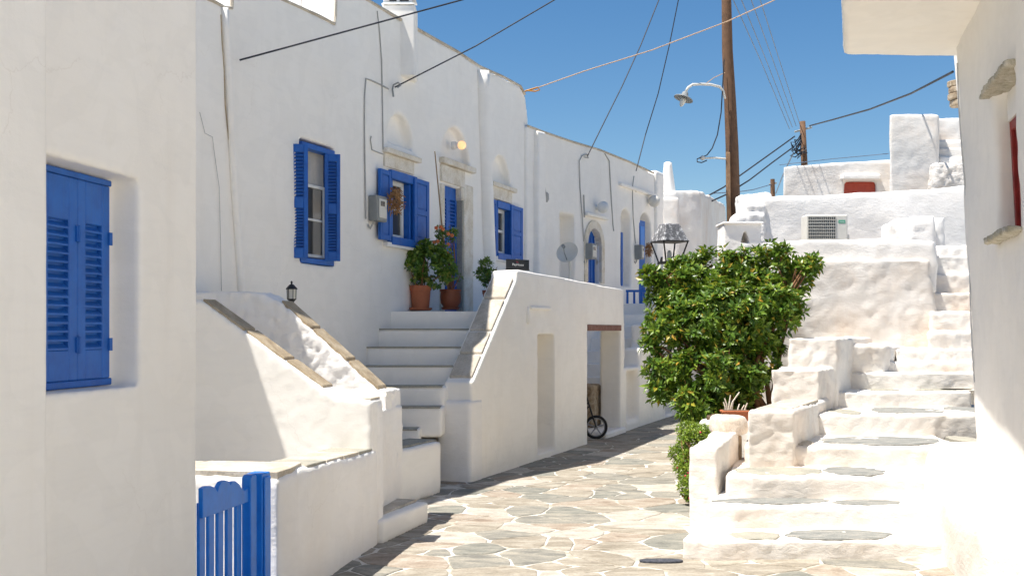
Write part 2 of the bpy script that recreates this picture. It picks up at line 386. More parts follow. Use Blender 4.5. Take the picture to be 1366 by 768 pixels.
# flagstones: irregular cells, each stone its own piece
def voronoi_cells(pts, bbox):
    out = []; P = np.array(pts)
    for i, p in enumerate(pts):
        poly = [(bbox[0], bbox[1]), (bbox[2], bbox[1]), (bbox[2], bbox[3]), (bbox[0], bbox[3])]
        d = ((P - P[i]) ** 2).sum(1); idx = np.argsort(d)[1:22]
        for j in idx:
            q = P[j]; mx, my = (p[0] + q[0]) / 2, (p[1] + q[1]) / 2; nx, ny = q[0] - p[0], q[1] - p[1]
            new = []
            for k in range(len(poly)):
                a, b = poly[k], poly[(k + 1) % len(poly)]
                da = (a[0] - mx) * nx + (a[1] - my) * ny; db = (b[0] - mx) * nx + (b[1] - my) * ny
                if da <= 0: new.append(a)
                if (da <= 0) != (db <= 0):
                    t = da / (da - db); new.append((a[0] + (b[0] - a[0]) * t, a[1] + (b[1] - a[1]) * t))
            poly = new
            if len(poly) < 3: break
        if len(poly) >= 3: out.append((p, poly))
    return out
L0 = Pl((-0.457, 12.93), (0.375, 1.0))            # street face of the second stair's side wall
def left_limit(Y):
    if Y < 9.45: return -1.281 + .1645 * (Y - 8.077) - .05
    if Y < 12.9: return -1.0 + .10 * (Y - 9.4)
    return -5.306 + .375 * Y - .25
def right_limit(Y):
    if Y < 8.7: return 6.0
    if Y < 10: return 1.6
    return 1.75 + .45 * (Y - 10)
pts = []
y = 6.2
while y < 27:
    st = 0.32 * (1 + (y - 7) * 0.02)
    x = -3.0 + random.uniform(0, .4)
    while x < 11:
        if left_limit(y) - .6 < x < right_limit(y) + .6:
            pts.append((x + random.uniform(-.24, .24), (y + random.uniform(-.2, .2)) * 1.0))
        x += 0.50 * (1 + (y - 7) * 0.02) * random.uniform(.6, 1.45)
    y += st
cells = []
for p, poly in voronoi_cells(pts, (-4, 5.5, 12, 28)):
    cx = sum(a[0] for a in poly) / len(poly); cy = sum(a[1] for a in poly) / len(poly)
    if not (left_limit(cy) - .15 < cx < right_limit(cy) + .15): continue
    px = CX + cx / cy * FPX; py = HY + EYE * FPX / cy
    if px < 380 or px > 1420 or py > 850: continue
    # resample, warp, shrink
    q = []
    for k in range(len(poly)):
        a, b = Vector(poly[k]), Vector(poly[(k + 1) % len(poly)])
        L = (b - a).length; s = max(1, int(L / .11))
        if L < 0.03: continue
        for t in range(s): q.append(a + (b - a) * (t / s))
    if len(q) < 4: continue
    w_ = 0.006 + 0.005 * random.random()
    c = Vector((cx, cy)); o = []
    for i in range(len(q)):
        a, b, d = q[i - 1], q[i], q[(i + 1) % len(q)]
        t = (d - a)
        if t.length < 1e-6: continue
        nrm = Vector((-t.y, t.x)).normalized()
        v = (a + b * 6 + d) / 8 + nrm * w_ * (1.0 if True else 0)
        wv = noise.noise_vector(Vector((v.x * 3.2, v.y * 3.2, 0))) * 0.06 + noise.noise_vector(Vector((v.x * 11, v.y * 11, 3))) * 0.016
        o.append((v.x + wv.x, v.y + wv.y))
    area = 0.5 * sum(o[i - 1][0] * o[i][1] - o[i][0] * o[i - 1][1] for i in range(len(o)))
    if abs(area) < 0.012: continue
    if area < 0: o.reverse()
    cells.append((cy, c, o))
cells.sort(key=lambda t: t[0])
pm = ['pave_beige', 'pave_grey', 'pave_green', 'pave_pink', 'pave_pale', 'pave_beige', 'pave_grey', 'pave_beige']
for i, (cy, c, o) in enumerate(cells[:290]):
    zt = 0.006 + random.uniform(-.0015, .002)
    tilt = (random.uniform(-.004, .004), random.uniform(-.003, .003))
    flag(ground, 'flagstone', o, -0.01, [zt + (x - c.x) * tilt[0] + (yy - c.y) * tilt[1] for x, yy in o], random.choice(pm))
if len(cells) > 290:
    far = MB()
    for cy, c, o in cells[290:]: far.slab(o, -0.01, 0.010)
    far.build('flagstones', 'pave_grey', ground, kind='stuff')
print('flagstones', len(cells))
cv = MB(); c0 = G(882, 750); cv.slab(blob_poly(c0.x, c0.y, .165, .062, 0, 20, 0.0, 1, 2.2), 0.005, 0.022)
tag(cv.build('drain_cover', 'dark_iron_cover', bevel=.004), 'small dark grey oval cover lying in the paving in front of the lowest right step', 'drain cover')

# =================================================================== LEFT NEAR HOUSE
S = 0.82
A = Pl((-2.31 * S, 5.6 * S), (0.146, 1.0))
uc = A.u(262); uw = A.u(187); uz_top = A.z(187, 240); uz_bot = A.z(187, 513)
house_l = thing('house', A.P(uc, 0, 0) + Vector((-1, -2, 0)), 'cream shaded house wall at the left edge with a deep recessed blue shuttered window', 'house')
u63 = A.u(63)
pos = MB().pbox(A, u63 - 3.6, uc, -1.6, 0, -0.4, 7.0)
neg = [MB().pbox(A, u63 - 0.35, uw, -0.155, 0.3, uz_bot, uz_top)]
solid('wall', 'plaster_smooth', house_l, pos, neg, 0.019, 0.006, 0.002, 1, 1.0)
Ap = A.off(.07); up = Ap.u(65)
solid('pilaster', 'plaster_smooth', house_l, MB().pbox(Ap, up - 2.5, up, -.3, 0, -.4, 7.2), None, 0.045, 0.006, .002, 2, 1.0)
B = A.off(-0.115)
def shutter_leaf(parent, pl, u0, u1, z0, z1, th, panels, mat, name='shutter', nslat=None, label=None, single=True, stile=None, flat=False):
    """framed leaf lying in plane pl (its outer face at n=0): stiles, rails, and angled slats or flat panels between"""
    st = stile or (u1 - u0) * .2; m = MB()
    m.pbox(pl, u0, u0 + st, -th, 0, z0, z1); m.pbox(pl, u1 - st, u1, -th, 0, z0, z1)
    zs = [z0] + [z for p in panels for z in p] + [z1]
    for i in range(0, len(zs), 2): m.pbox(pl, u0 + st, u1 - st, -th + .001, -.001, zs[i], zs[i + 1])
    o = m.build(name, mat, parent, bevel=min(.004, st * .1), label=label)
    base = root_loc(o)
    for (pz0, pz1) in panels:
        if flat:
            k = MB(); k.pbox(pl, u0 + st - .002, u1 - st + .002, -th * .75, -th * .35, pz0, pz1)
            k.pbox(pl, u0 + st + .015, u1 - st - .015, -th * .4, -th * .12, pz0 + .02, pz1 - .02)
            k.build('panel', mat, o, bevel=.004); continue
        n = nslat or max(4, int((pz1 - pz0) / .045)); h = (pz1 - pz0) / n
        def slat(mb, z):
            mb.hexa([pl.P(u0 + st, -th * .85, z + h * .55), pl.P(u1 - st, -th * .85, z + h * .55), pl.P(u1 - st, -th * .10, z + h * .02), pl.P(u0 + st, -th * .10, z + h * .02),
                     pl.P(u0 + st, -th * .85, z + h * .75), pl.P(u1 - st, -th * .85, z + h * .75), pl.P(u1 - st, -th * .10, z + h * .24), pl.P(u0 + st, -th * .10, z + h * .24)])
        back = MB(); back.pbox(pl, u0 + st, u1 - st, -th * .98, -th * .86, pz0, pz1); back.build('back_board', mat, o)
        if single:
            mb = MB(); slat(mb, pz0); me = mb.mesh('slat'); me.transform(Matrix.Translation(-base)); me.materials.append(MAT[mat])
            for i in range(n):
                s = bpy.data.objects.new('slat', me); COL.objects.link(s); s.parent = o; s.location = (0, 0, i * h)
        else:
            mb = MB()
            for i in range(n): slat(mb, pz0 + i * h)
            mb.build('slats', mat, o, kind='stuff')
    return o
uh0, um, uh1 = B.u(52), B.u(103.5), B.u(146.5)
zt, zb = B.z(147, 249), B.z(147, 507)
MB().pbox(B, uh0 - .1, uh1 + .012, -.02, .004, zt, uz_top - .012).build('window_head', 'blue_paint', house_l, bevel=.004)
MB().pbox(B, uh0 - .1, uh1 + .012, -.02, .004, uz_bot + .004, zb + .012).build('window_sill', 'blue_paint', house_l, bevel=.004)
p0, p1 = B.z(120, 299), B.z(120, 466)
for (a, b_) in ((uh0, um - .002), (um + .002, uh1)):
    lf = shutter_leaf(house_l, B, a, b_, zb + .013, zt - .002, .03, [(p0 - (zt - zb) * .02, p1 + 0)][::1] if False else [(min(p0, p1), max(p0, p1))], 'blue_paint', nslat=15, stile=(uh1 - um) * .24)
for zz in (B.z(103, 312), B.z(103, 460)):
    h_ = MB(); h_.pbox(B, um - .018, um + .018, 0, .009, zz - .035, zz + .035); h_.tube([B.P(um, .01, zz - .038), B.P(um, .01, zz + .038)], .007); h_.build('hinge', 'blue_paint', house_l)
    h_ = MB(); h_.pbox(B, uh1 - .02, uh1 + .008, 0.001, .010, zz - .03, zz + .03); h_.build('hinge', 'blue_paint', house_l)

# =================================================================== FRONT GARDEN WALL + BLUE GATE
GW = Pl((-1.281, 8.077), (.1645, 1.0))            # street side of the low wall
dirp = Vector((-1, .1645)).normalized()
uC = GW.u(373); zC = GW.z(373, 628)
uE = GW.u(500)
gwall = thing('garden_wall', GW.P(uC + .5, -.3, 0), 'low whitewashed wall with flat stone capping beside the blue gate', 'wall')
pos = MB()
pos.pbox(GW, uC, uC + .55, -1.6, 0, -.3, zC - .03)                    # front wing
pos.prism(GW, [(uC, -.3), (uE + .12, -.3), (uE + .12, GW.z(500, 596) - .03), (GW.u(440), GW.z(440, 611) - .025), (uC, zC - .03)], -.38, 0)
solid('wall', 'plaster_rough', gwall, pos, None, .035, .010, .004, 3)
def capstone(parent, xy, zs0, zs1, mat, name='coping_stone'): return flag(parent, name, xy, zs0, zs1, mat)
def gp(u, n): q = GW.P(u, n, 0); return (q.x, q.y)
zz = zC - .03
capstone(gwall, [gp(uC + .02, -1.55), gp(uC + .02, -.80), gp(uC + .5, -.72), gp(uC + .52, -1.5)], zz - .03, zz + .022, 'cope_pale')
capstone(gwall, [gp(uC + .02, -.78), gp(uC + .015, -.02), gp(uC + .25, -.015), gp(uC + .53, -.05), gp(uC + .52, -.70)], zz - .03, zz + .024, 'cope_pale')
k0 = uC + .27
for i, (a, b_, mt) in enumerate(((.56, .95, 'cope_grey'), (.97, 1.35, 'cope_pale'), (1.37, 1.72, 'cope_pale'), (1.74, 2.1, 'cope_grey'))):
    f0, f1 = a / 2.13, b_ / 2.13
    za = (zC - .03) + (GW.z(500, 596) - zC) * f0; zb_ = (zC - .03) + (GW.z(500, 596) - zC) * f1
    capstone(gwall, [gp(uC + a, -.36), gp(uC + a, -.02), gp(uC + b_, -.02), gp(uC + b_, -.36)], za - .03, [za + .02, za + .02, zb_ + .02, zb_ + .02], mt)
# gate
GT = Pl((-1.554, 6.9), (.18, 1.0))
gate = thing('garden_gate', GT.P(GT.u(300), 0, 0), 'bright blue wooden picket gate with a scalloped top rail', 'gate')
zbot = .04
prof = [(267, 651), (272, 648), (278, 647.5), (284, 650), (287, 655), (288.5, 648), (292, 642), (297, 640), (302, 641.5), (304, 646), (306, 642), (311, 641), (316, 645), (319.5, 651), (323, 653.5), (327, 650), (331, 647)]
mb = MB(); uz = [GT.uz(a, b_) for a, b_ in prof] + [GT.uz(333, 667), GT.uz(267, 691)]; mb.prism(GT, uz, -.012, .016); mb.build('top_rail', 'blue_bright', gate, bevel=.003)
mb = MB(); mb.pbox(GT, GT.u(255), GT.u(333), -.012, .016, .12, .22); mb.build('bottom_rail', 'blue_bright', gate, bevel=.003)
for i in range(6):
    c = GT.u(261 + 12.2 * i); mb = MB(); mb.pbox(GT, c - .036, c + .036, -.034, -.013, zbot, GT.z(262 + 12.2 * i, 688 - 4.4 * i) + .06)
    mb.build('picket', 'blue_bright', gate, bevel=.005)
us = GT.u(332)
mb = MB(); mb.prism(GT, [(us - .04, zbot), (us + .05, zbot), (us + .05, GT.z(335, 634)), (us + .02, GT.z(335, 631.5)), (us - .02, GT.z(335, 631.5)), (us - .04, GT.z(335, 635))], -.03, .03); mb.build('stile', 'blue_bright', gate, bevel=.006)
us = GT.u(348) - .01
mb = MB(); mb.pbox(GT, us - .075, us + .05, -.06, .045, -.05, GT.z(348, 629)); mb.pbox(GT, us - .06, us + .035, .045, .056, -.05, GT.z(348, 634)); mb.build('gate_post', 'blue_bright', gate, bevel=.008)

# =================================================================== FIRST STAIR (two sloping side walls)
FP = Pl((-1.10, 9.08), (1.0, -.1645))              # camera-facing plane of the front side wall
st1 = thing('stair_side_wall', FP.P(-.9, -.2, 0), 'white plastered outside stair with two sloping stone-capped side walls, in front of the tall house', 'stairs')
def uzf(pl, l): return [pl.uz(a, b_) for a, b_ in l]
pr = uzf(FP, [(497, 534), (447, 530), (432, 519)]) + [FP.uz(350, 460), FP.uz(268, 400.5), (FP.u(225), FP.z(268, 400))]
pos = MB().prism(FP, [(FP.u(225), 0)] + [(FP.u(497), 0)] + pr, -.30, 0)
solid('front_wall', 'plaster_smooth', st1, pos, None, .022, .008, .004, 1)
RP = Pl((W(515, 520, 9.95).x, 9.95), (1.0, -.1645))
pr = uzf(RP, [(516, 521), (502, 519), (372, 402), (352, 392), (335, 389.5), (250, 390)])
pos = MB().prism(RP, [(RP.u(250), 0), (RP.u(516), 0)] + pr, -.34, 0)
solid('rear_wall', 'plaster_rough', st1, pos, None, .022, .014, .015, 1, 3.2)
# rear wall's street end + connecting low mass and the block beside it
e0 = RP.P(RP.u(516), 0, 0); e1 = W(536, 600, 10.9)
# steps inside
mb = MB()
for i in range(7):
    t0 = FP.u(447) - .05 - i * .27; z1 = .25 + i * .22
    if t0 < FP.u(225): break
    mb.slab([tuple(FP.P(t0, -.28, 0))[:2], tuple(FP.P(t0 - 1.6, -.28, 0))[:2], tuple(FP.P(t0 - 1.6, -1.1, 0))[:2], tuple(FP.P(t0, -1.1, 0))[:2]], 0, z1)
mb.build('steps', 'plaster_rough', st1, bevel=.015)
# coping slabs along the slopes
def slope_caps(parent, pl, segs, n0, n1, mat, th=.02, name='coping_stone'):
    for (a, b_) in segs:
        (u0, z0), (u1, z1) = pl.uz(*a), pl.uz(*b_)
        o = MB(); o.hexa([pl.P(u0, n0, z0 - .04), pl.P(u1, n0, z1 - .04), pl.P(u1, n1, z1 - .04), pl.P(u0, n1, z0 - .04),
                          pl.P(u0, n0, z0 + th), pl.P(u1, n0, z1 + th), pl.P(u1, n1, z1 + th), pl.P(u0, n1, z0 + th)])
        o.build(name, mat, parent, bevel=.006)
slope_caps(st1, FP, [((269, 401.5), (324, 441)), ((327, 443.3), (378, 480.5)), ((381, 482.7), (430, 518))], -.265, -.025, 'cope_brown', .022)
slope_caps(st1, RP, [((374, 403.5), (413, 438.5)), ((416, 441), (461, 481)), ((464, 483.8), (503, 519))], -.30, -.035, 'cope_brown', .024)
f = FP; a = FP.u(449); b_ = FP.u(494)
capstone(st1, [tuple(FP.P(a, -.02, 0))[:2], tuple(FP.P(b_, -.02, 0))[:2], tuple(FP.P(b_, -.27, 0))[:2], tuple(FP.P(a, -.27, 0))[:2]], FP.z(470, 532) - .03, FP.z(470, 532) + .008, 'cope_pale')
# end pier of rear wall (its street face) and low block
pr_ = Pl((e0.x, e0.y), (.12, 1.0))
pos = MB().pbox(pr_, -.02, pr_.u(536), -.5, 0, 0, pr_.z(520, 520)); 
solid('end_pier', 'plaster_rough', st1, pos, None, .03, .008, .004, 2)
capstone(st1, [tuple(pr_.P(.03, -.36, 0))[:2], tuple(pr_.P(.03, -.03, 0))[:2], tuple(pr_.P(pr_.u(532), -.03, 0))[:2], tuple(pr_.P(pr_.u(532), -.36, 0))[:2]], pr_.z(520, 520) - .04, pr_.z(520, 520) + .006, 'cope_pale')
# joining wall between front wall end and rear pier (lower)
jn = MB().pbox(GW, uE + .10, uE + .27, -.3, 0, 0, FP.z(495, 534) - .02)
solid('end_pier', 'plaster_rough', st1, jn, None, .03, .006, .003, 2)
jn = MB().pbox(GW, uE + .2, uE + 1.35, -.42, -.12, 0, FP.z(495, 534) - .12)
solid('low_joining_wall', 'plaster_rough', st1, jn, None, .03, .012, .008, 2)
# low white block beyond
q0 = W(533, 600, 11.2); q1 = G(589, 657)
LB = Pl((q0.x, q0.y), (q1.x - q0.x, q1.y - q0.y)); uB = LB.u(589)
blk = thing('low_wall', LB.P(uB / 2, -.2, 0), 'low white block with a flat stone top at the foot of the shaded steps', 'seat wall')
zt_ = LB.z(589, 586)
solid('block', 'plaster_smooth', blk, MB().pbox(LB, -.75, uB, -.42, 0, 0, zt_ - .02), None, .03, .01, .004, 3)
for (a, b_) in ((-.2, .3), (.32, .75), (.77, uB - .03)):
    if b_ > a: capstone(blk, [tuple(LB.P(a, -.38, 0))[:2], tuple(LB.P(a, -.05, 0))[:2], tuple(LB.P(b_, -.05, 0))[:2], tuple(LB.P(b_, -.38, 0))[:2]], zt_ - .05, zt_ + .004, 'cope_grey')
# door step by the low wall
q0 = G(521, 722); q1 = G(572, 698)
SB = Pl((q0.x - .02, q0.y), (q1.x - q0.x, q1.y - q0.y)); uS = SB.u(572)
stp = thing('door_step', SB.P(uS / 2, -.2, 0), 'low white step with a stone tread against the garden wall', 'step')
zs_ = SB.z(571, 666)
solid('block', 'plaster_smooth', stp, MB().pbox(SB, -.12, uS, -.75, 0, 0, zs_ - .02), None, .022, .012, .005, 1)
capstone(stp, [tuple(SB.P(-.02, -.55, 0))[:2], tuple(SB.P(-.02, -.10, 0))[:2], tuple(SB.P(uS - .05, -.10, 0))[:2], tuple(SB.P(uS - .05, -.55, 0))[:2]], zs_ - .05, zs_ + .004, 'cope_pale')
# lantern on the rear wall
lp = W(389, 403, 10.72); lan = thing('garden_lantern', lp, 'small black lantern with frosted panes on top of the sloping stair wall', 'lantern')
def hexlantern(root, c, s):
    c = Vector(c); mb = MB(); mb.lathe(c + Vector((0, 0, -.28 * s)), [(.012 * s, 0), (.012 * s, .25 * s), (.022 * s, .27 * s), (.03 * s, .29 * s)], 8); mb.build('stem', 'black_iron', root)
    mb = MB(); mb.lathe(c, [(.02 * s, -.0), (.055 * s, .045 * s), (.072 * s, .06 * s), (.072 * s, .068 * s)], 6); mb.build('base', 'black_iron', root)
    mb = MB(); mb.lathe(c, [(.062 * s, .069 * s), (.066 * s, .215 * s)], 6); mb.build('glass', 'glass_frost', root)
    mb = MB()
    for k in range(6):
        a = 2 * math.pi * k / 6; d = Vector((math.cos(a), math.sin(a), 0)); mb.tube([c + d * .066 * s + Vector((0, 0, .06 * s)), c + d * .07 * s + Vector((0, 0, .22 * s))], .006 * s, 5)
    mb.build('cage', 'black_iron', root)
    mb = MB(); mb.lathe(c, [(.09 * s, .215 * s), (.088 * s, .228 * s), (.035 * s, .285 * s), (.014 * s, .295 * s), (.012 * s, .31 * s), (.02 * s, .32 * s), (.012 * s, .335 * s), (.003 * s, .345 * s)], 6); mb.build('cap', 'black_iron', root)
hexlantern(lan, lp + Vector((0, 0, -.01)), .62)

# =================================================================== TALL HOUSE (long facade)
F = Pl((-1.6, 14.0), (.36, 1.0))
tall = thing('house', F.P(0, -2, 0), 'tall white house with blue shutters, stone door surround and flat roof, behind the first stairs', 'house')
u_end = F.u(704)
roof = [F.uz(200, -20)] if False else []
zL = F.z(300, 8)
uL = F.u(150) - 3.2
poly = [(uL, -.1), (u_end, -.1), (u_end, F.z(703, 160)), (u_end - .12, F.z(700, 128)), (F.u(694), F.z(694, 116)), (F.u(670), F.z(670, 103)), (F.u(640), F.z(640, 90)),
        (F.u(610), F.z(610, 70)), (F.u(560), F.z(560, 42)), (F.u(520), F.z(520, 19)), (F.u(490), F.z(490, 0)), (F.u(448), F.z(490, 0) + .02), (F.u(447), F.z(446, 33)),
        (F.u(425), F.z(425, 22)), (F.u(375), F.z(375, -2)), (F.u(340), F.z(340, -20)), (F.u(311), F.z(311, -30)), (F.u(310), F.z(310, 11)), (F.u(299), F.z(299, 10)), (F.u(280), F.z(280, 0)), (uL, F.z(280, 0))]
pos = MB().prism(F, poly, -.6, 0)
MB().pbox(F, uL, F.u(309), -4.2, -.45, 0, F.z(303, 10) - .25).build('rear_block', 'plaster_smooth', tall)
MB().pbox(F, F.u(309) + .01, F.u(446), -4.2, -.45, 0, F.z(425, 22) - .3).build('rear_block', 'plaster_smooth', tall)
MB().pbox(F, F.u(447), u_end - .02, -4.2, -.45, 0, F.z(520, 19) - .02).build('rear_block', 'plaster_smooth', tall)
def cut(px0, py0, px1, py1, d, ref=None):
    ua, ub = F.u(px0), F.u(px1); r = ref or px1
    return MB().pbox(F, ua, ub, -d, .3, F.z(r, py1), F.z(r, py0))
neg = []
# window 1 recess
w1a, w1b = F.u(400.5), F.u(447); w1z1, w1z0 = F.z(446, 198), F.z(447, 355)
neg.append(MB().pbox(F, w1a, w1b, -.20, .3, w1z0, w1z1))
# window 2, 3, door recess
def zav(px, py): return F.z(px, py)
w2a, w2b, w2z0, w2z1 = F.u(519), F.u(551), F.z(519, 323), F.z(513, 226)
neg.append(MB().pbox(F, w2a, w2b, -.20, .3, w2z0, w2z1))
da, db, dz0, dz1 = F.u(591.5), F.u(616.5), 1.9, F.z(592, 245)
neg.append(MB().pbox(F, da, db, -.26, .3, dz0, dz1))
w3a, w3b, w3z0, w3z1 = F.u(661), F.u(682), F.z(660, 343), F.z(657, 267)
neg.append(MB().pbox(F, w3a, w3b, -.20, .3, w3z0, w3z1))
for (a, b_, yb, yt, d) in ((516, 551, 189, 161, .13), (588, 627, 216, 178, .13), (656, 681, 244, 207, .13)):
    ua, ub = F.u(a), F.u(b_); zb2 = F.z(a, yb); zt2 = F.z((a + b_) / 2 - 2, yt); r_ = (ub - ua) / 2
    neg.append(MB().prism(F, arch(ua, ub, zb2, max(zb2 + .02, zt2 - r_), 12), -d, .3))
solid('wall', 'plaster_smooth', tall, pos, neg, .027, .012, .003, 1, .9)
# rendered bulges: rain pipe channels
def bulge(u_top, z_top, u_bot, z_bot, r, name, mat='plaster_smooth', lab=None):
    mb = MB(); pts = [F.P(u_top + (u_bot - u_top) * t + .006 * math.sin(t * 9), .0 + .02, z_top + (z_bot - z_top) * t) for t in [i / 14 for i in range(15)]]
    mb.tube(pts, r, 12); return mb.build(name, mat, tall, smooth=True, label=lab)
bulge(F.u(640), F.z(640, 95), F.u(652), 1.9, .13, 'pipe_casing')
bulge(F.u(297), F.z(297, 11), F.u(321), F.z(321, 420), .038, 'rain_pipe', 'plaster_smooth')
mb = MB(); mb.tube([F.P(F.u(a), .004, F.z(a, b_)) for a, b_ in ((294, 20), (296, 60), (298.5, 95), (300, 140), (305, 190), (309, 240), (312, 300), (316, 350), (319, 388))], .006, 5); mb.build('gap_stain', 'cope_brown', tall)
# roof edge lines
def edge(pxy, r=.022, mat='cope_pale'):
    mb = MB(); mb.tube([F.P(*(lambda t: (t[0], .0, t[1] + .0))(F.uz(a, b_))) for a, b_ in pxy], r, 6); mb.build('roof_edge', mat, tall)
edge([(484, -3), (520, 18), (560, 41), (610, 69), (640, 89), (670, 102), (694, 115), (700, 126)])
edge([(371, -3), (400, 10), (425, 21), (446, 32), (447.5, 20), (448, 0)], .018)
edge([(270, -4), (285, 2), (299, 10), (309, 11), (309.5, 0)], .018)
# chimney with white louvred top
cq = F.P(F.u(536), -.5, 0); chim = thing('chimney', (cq.x, cq.y, F.z(536, 30)), 'white square roof chimney with stacked louvre rings on the tall house', 'chimney')
cY = cq.y; ccx = W(533, 0, cY).x; zc0 = W(533, 45, cY).z; zc1 = W(533, 12, cY).z
mb = MB(); mb.box((ccx - .2, cY - .2, zc0 - .6), (ccx + .22, cY + .2, zc1)); mb.build('stack', 'plaster_smooth', chim, bevel=.02)
for k in range(4):
    mb = MB(); z_ = zc1 + .0 + k * .105; s_ = .22; mb.hexa([(ccx - s_, cY - s_, z_), (ccx + s_, cY - s_, z_), (ccx + s_, cY + s_, z_), (ccx - s_, cY + s_, z_), (ccx - s_ + .05, cY - s_ + .05, z_ + .05), (ccx + s_ - .05, cY - s_ + .05, z_ + .05), (ccx + s_ - .05, cY + s_ - .05, z_ + .05), (ccx - s_ + .05, cY + s_ - .05, z_ + .05)])
    mb.build('louvre_ring', 'white_paint', chim, bevel=.008)
mb = MB(); mb.box((ccx - .12, cY - .12, zc1), (ccx + .12, cY + .12, zc1 + .42)); mb.build('flue', 'dark_fins', chim)
for sx in (-.16, 0, .16):
    mb = MB(); mb.box((ccx + sx - .02, cY - .19, zc1), (ccx + sx + .02, cY - .15, zc1 + .4)); mb.build('rib', 'white_paint', chim)

# window 1: dark casement + two louvred shutters standing out from the wall
def sash(u0, u1, z0, z1, n, mat, bars=(), mull=None, th=.035, fw=.05, glass='glass_dark', pl=F):
    m = MB(); m.pbox(pl, u0, u0 + fw, n, n + th, z0, z1); m.pbox(pl, u1 - fw, u1, n, n + th, z0, z1)
    m.pbox(pl, u0 + fw, u1 - fw, n, n + th, z0, z0 + fw); m.pbox(pl, u0 + fw, u1 - fw, n, n + th, z1 - fw, z1)
    for zb2 in bars: m.pbox(pl, u0 + fw, u1 - fw, n + .004, n + th - .004, zb2 - fw * .35, zb2 + fw * .35)
    if mull: m.pbox(pl, mull - fw * .4, mull + fw * .4, n + .002, n + th - .002, z0 + fw, z1 - fw)
    o = m.build('window', mat, tall if pl is F else None, bevel=.004)
    zz2 = [z0 + fw] + sorted(bars) + [z1 - fw]
    for i in range(len(zz2) - 1):
        g = MB(); g.pbox(pl, u0 + fw, u1 - fw, n + .008, n + .014, zz2[i], zz2[i + 1]); g.build('pane', glass, o)
    return o
sash(w1a + .02, w1b - .02, w1z0 + .02, w1z1 - .02, -.13, 'blue_paint', (), None, .05, .04, 'curtain')
sash(w1a + .16, w1b - .09, w1z0 + .08, w1z1 - .45, -.115, 'white_paint', (w1z0 + .5,), None, .03, .035, 'glass_dark')
MB().pbox(F, w1a + .02, w1b - .02, -.12, -.0, w1z0 + .0, w1z0 + .06).build('window_sill', 'blue_paint', tall, bevel=.005)
MB().pbox(F, w1a + .02, w1b - .02, -.10, .01, w1z1 - .09, w1z1 - .03).build('window_head', 'blue_paint', tall, bevel=.005)
def leaf_pl(px0, Y0, px1, Y1):
    a = W(px0, 0, Y0); b2 = W(px1, 0, Y1); return Pl((a.x, a.y), (b2.x - a.x, b2.y - a.y)), (Vector((b2.x - a.x, b2.y - a.y))).length
for (px0, Y0, px1, Y1, yt, yb) in ((387, 11.97, 411, 12.02, 191.5, 344), (433, 12.62, 454, 12.66, 205, 348)):
    pl, ww = leaf_pl(px0, Y0, px1, Y1); z1, z0 = pl.z(px0, yt), pl.z(px0, yb); H = z1 - z0
    shutter_leaf(tall, pl, 0, ww, z0, z1, .04, [(z0 + H * .085, z0 + H * .44), (z0 + H * .53, z0 + H * .93)], 'blue_paint', nslat=13, stile=ww * .24)
# windows 2 and 3
def blue_window(ua, ub, z0, z1, lpx, rpx, ly, ry):
    # inner white sash, blue outer frame
    fr = MB(); fr.pbox(F, ua - .03, ub + .02, -.02, .055, z1 - .10, z1 + .01); fr.pbox(F, ua - .04, ub + .03, -.02, .07, z0 - .03, z0 + .07)
    fr.pbox(F, ua, ua + .05, -.16, .03, z0 + .07, z1 - .1); fr.pbox(F, ub - .05, ub, -.16, .03, z0 + .07, z1 - .1)
    fr.build('window_frame', 'blue_paint', tall, bevel=.005)
    sash(ua + .05, ub - .16, z0 + .06, z1 - .09, -.10, 'white_paint', ((z0 + z1) / 2,), None, .04, .06)
    # leaf folded into the far reveal
    k = MB(); k.pbox(F, ub - .15, ub - .052, -.14, .02, z0 + .07, z1 - .1); k.build('folded_shutter', 'blue_paint', tall, bevel=.006)
    Fo = F.off(.075)
    for (a, b2, (yt, yb)) in ((lpx[0], lpx[1], ly), (rpx[0], rpx[1], ry)):
        u0, u1 = Fo.u(a), Fo.u(b2); zz1, zz0 = Fo.z((a + b2) / 2, yt), Fo.z((a + b2) / 2, yb); H = zz1 - zz0
        shutter_leaf(tall, Fo, u0, u1, zz0, zz1, .04, [(zz0 + H * .07, zz0 + H * .44), (zz0 + H * .52, zz0 + H * .93)], 'blue_paint', stile=(u1 - u0) * .17, flat=True)
blue_window(w2a, w2b, w2z0, w2z1, (508, 522), (553.5, 573), (226.5, 320), (240, 324.5))
blue_window(w3a, w3b, w3z0, w3z1, (655, 663), (682.5, 698), (266, 341), (275.5, 345))
# stone lintels, sills and cornices
def trim(px0, px1, y0, y1, n1, name='lintel', mat='trim_stone', ref=0.5):
    ua, ub = F.u(px0), F.u(px1); pr_x = px0 + (px1 - px0) * ref
    m = MB(); m.pbox(F, ua, ub, -.03, n1, F.z(pr_x, y1), F.z(pr_x, y0)); return m.build(name, mat, tall, bevel=.006)
trim(511, 550, 210, 227.5, .03); trim(510, 556, 204, 210.5, .075, 'cornice')
trim(587, 618, 224, 246, .03, 'door_lintel'); trim(586, 629, 217, 224.5, .08, 'cornice')
trim(655, 681, 252, 268, .03); trim(654, 685, 247, 252.5, .07, 'cornice')
trim(511, 556, 326, 332, .06, 'sill', 'plaster_rough'); trim(657, 690, 344, 350, .06, 'sill', 'plaster_rough')
m = MB(); m.pbox(F, F.u(617), F.u(629), -.05, .03, 1.98, F.z(618, 246)); m.build('door_jamb', 'trim_stone', tall, bevel=.008)
m = MB(); m.pbox(F, F.u(586.5), F.u(591), -.05, .03, 1.98, F.z(590, 246)); m.build('door_jamb', 'trim_stone', tall, bevel=.008)
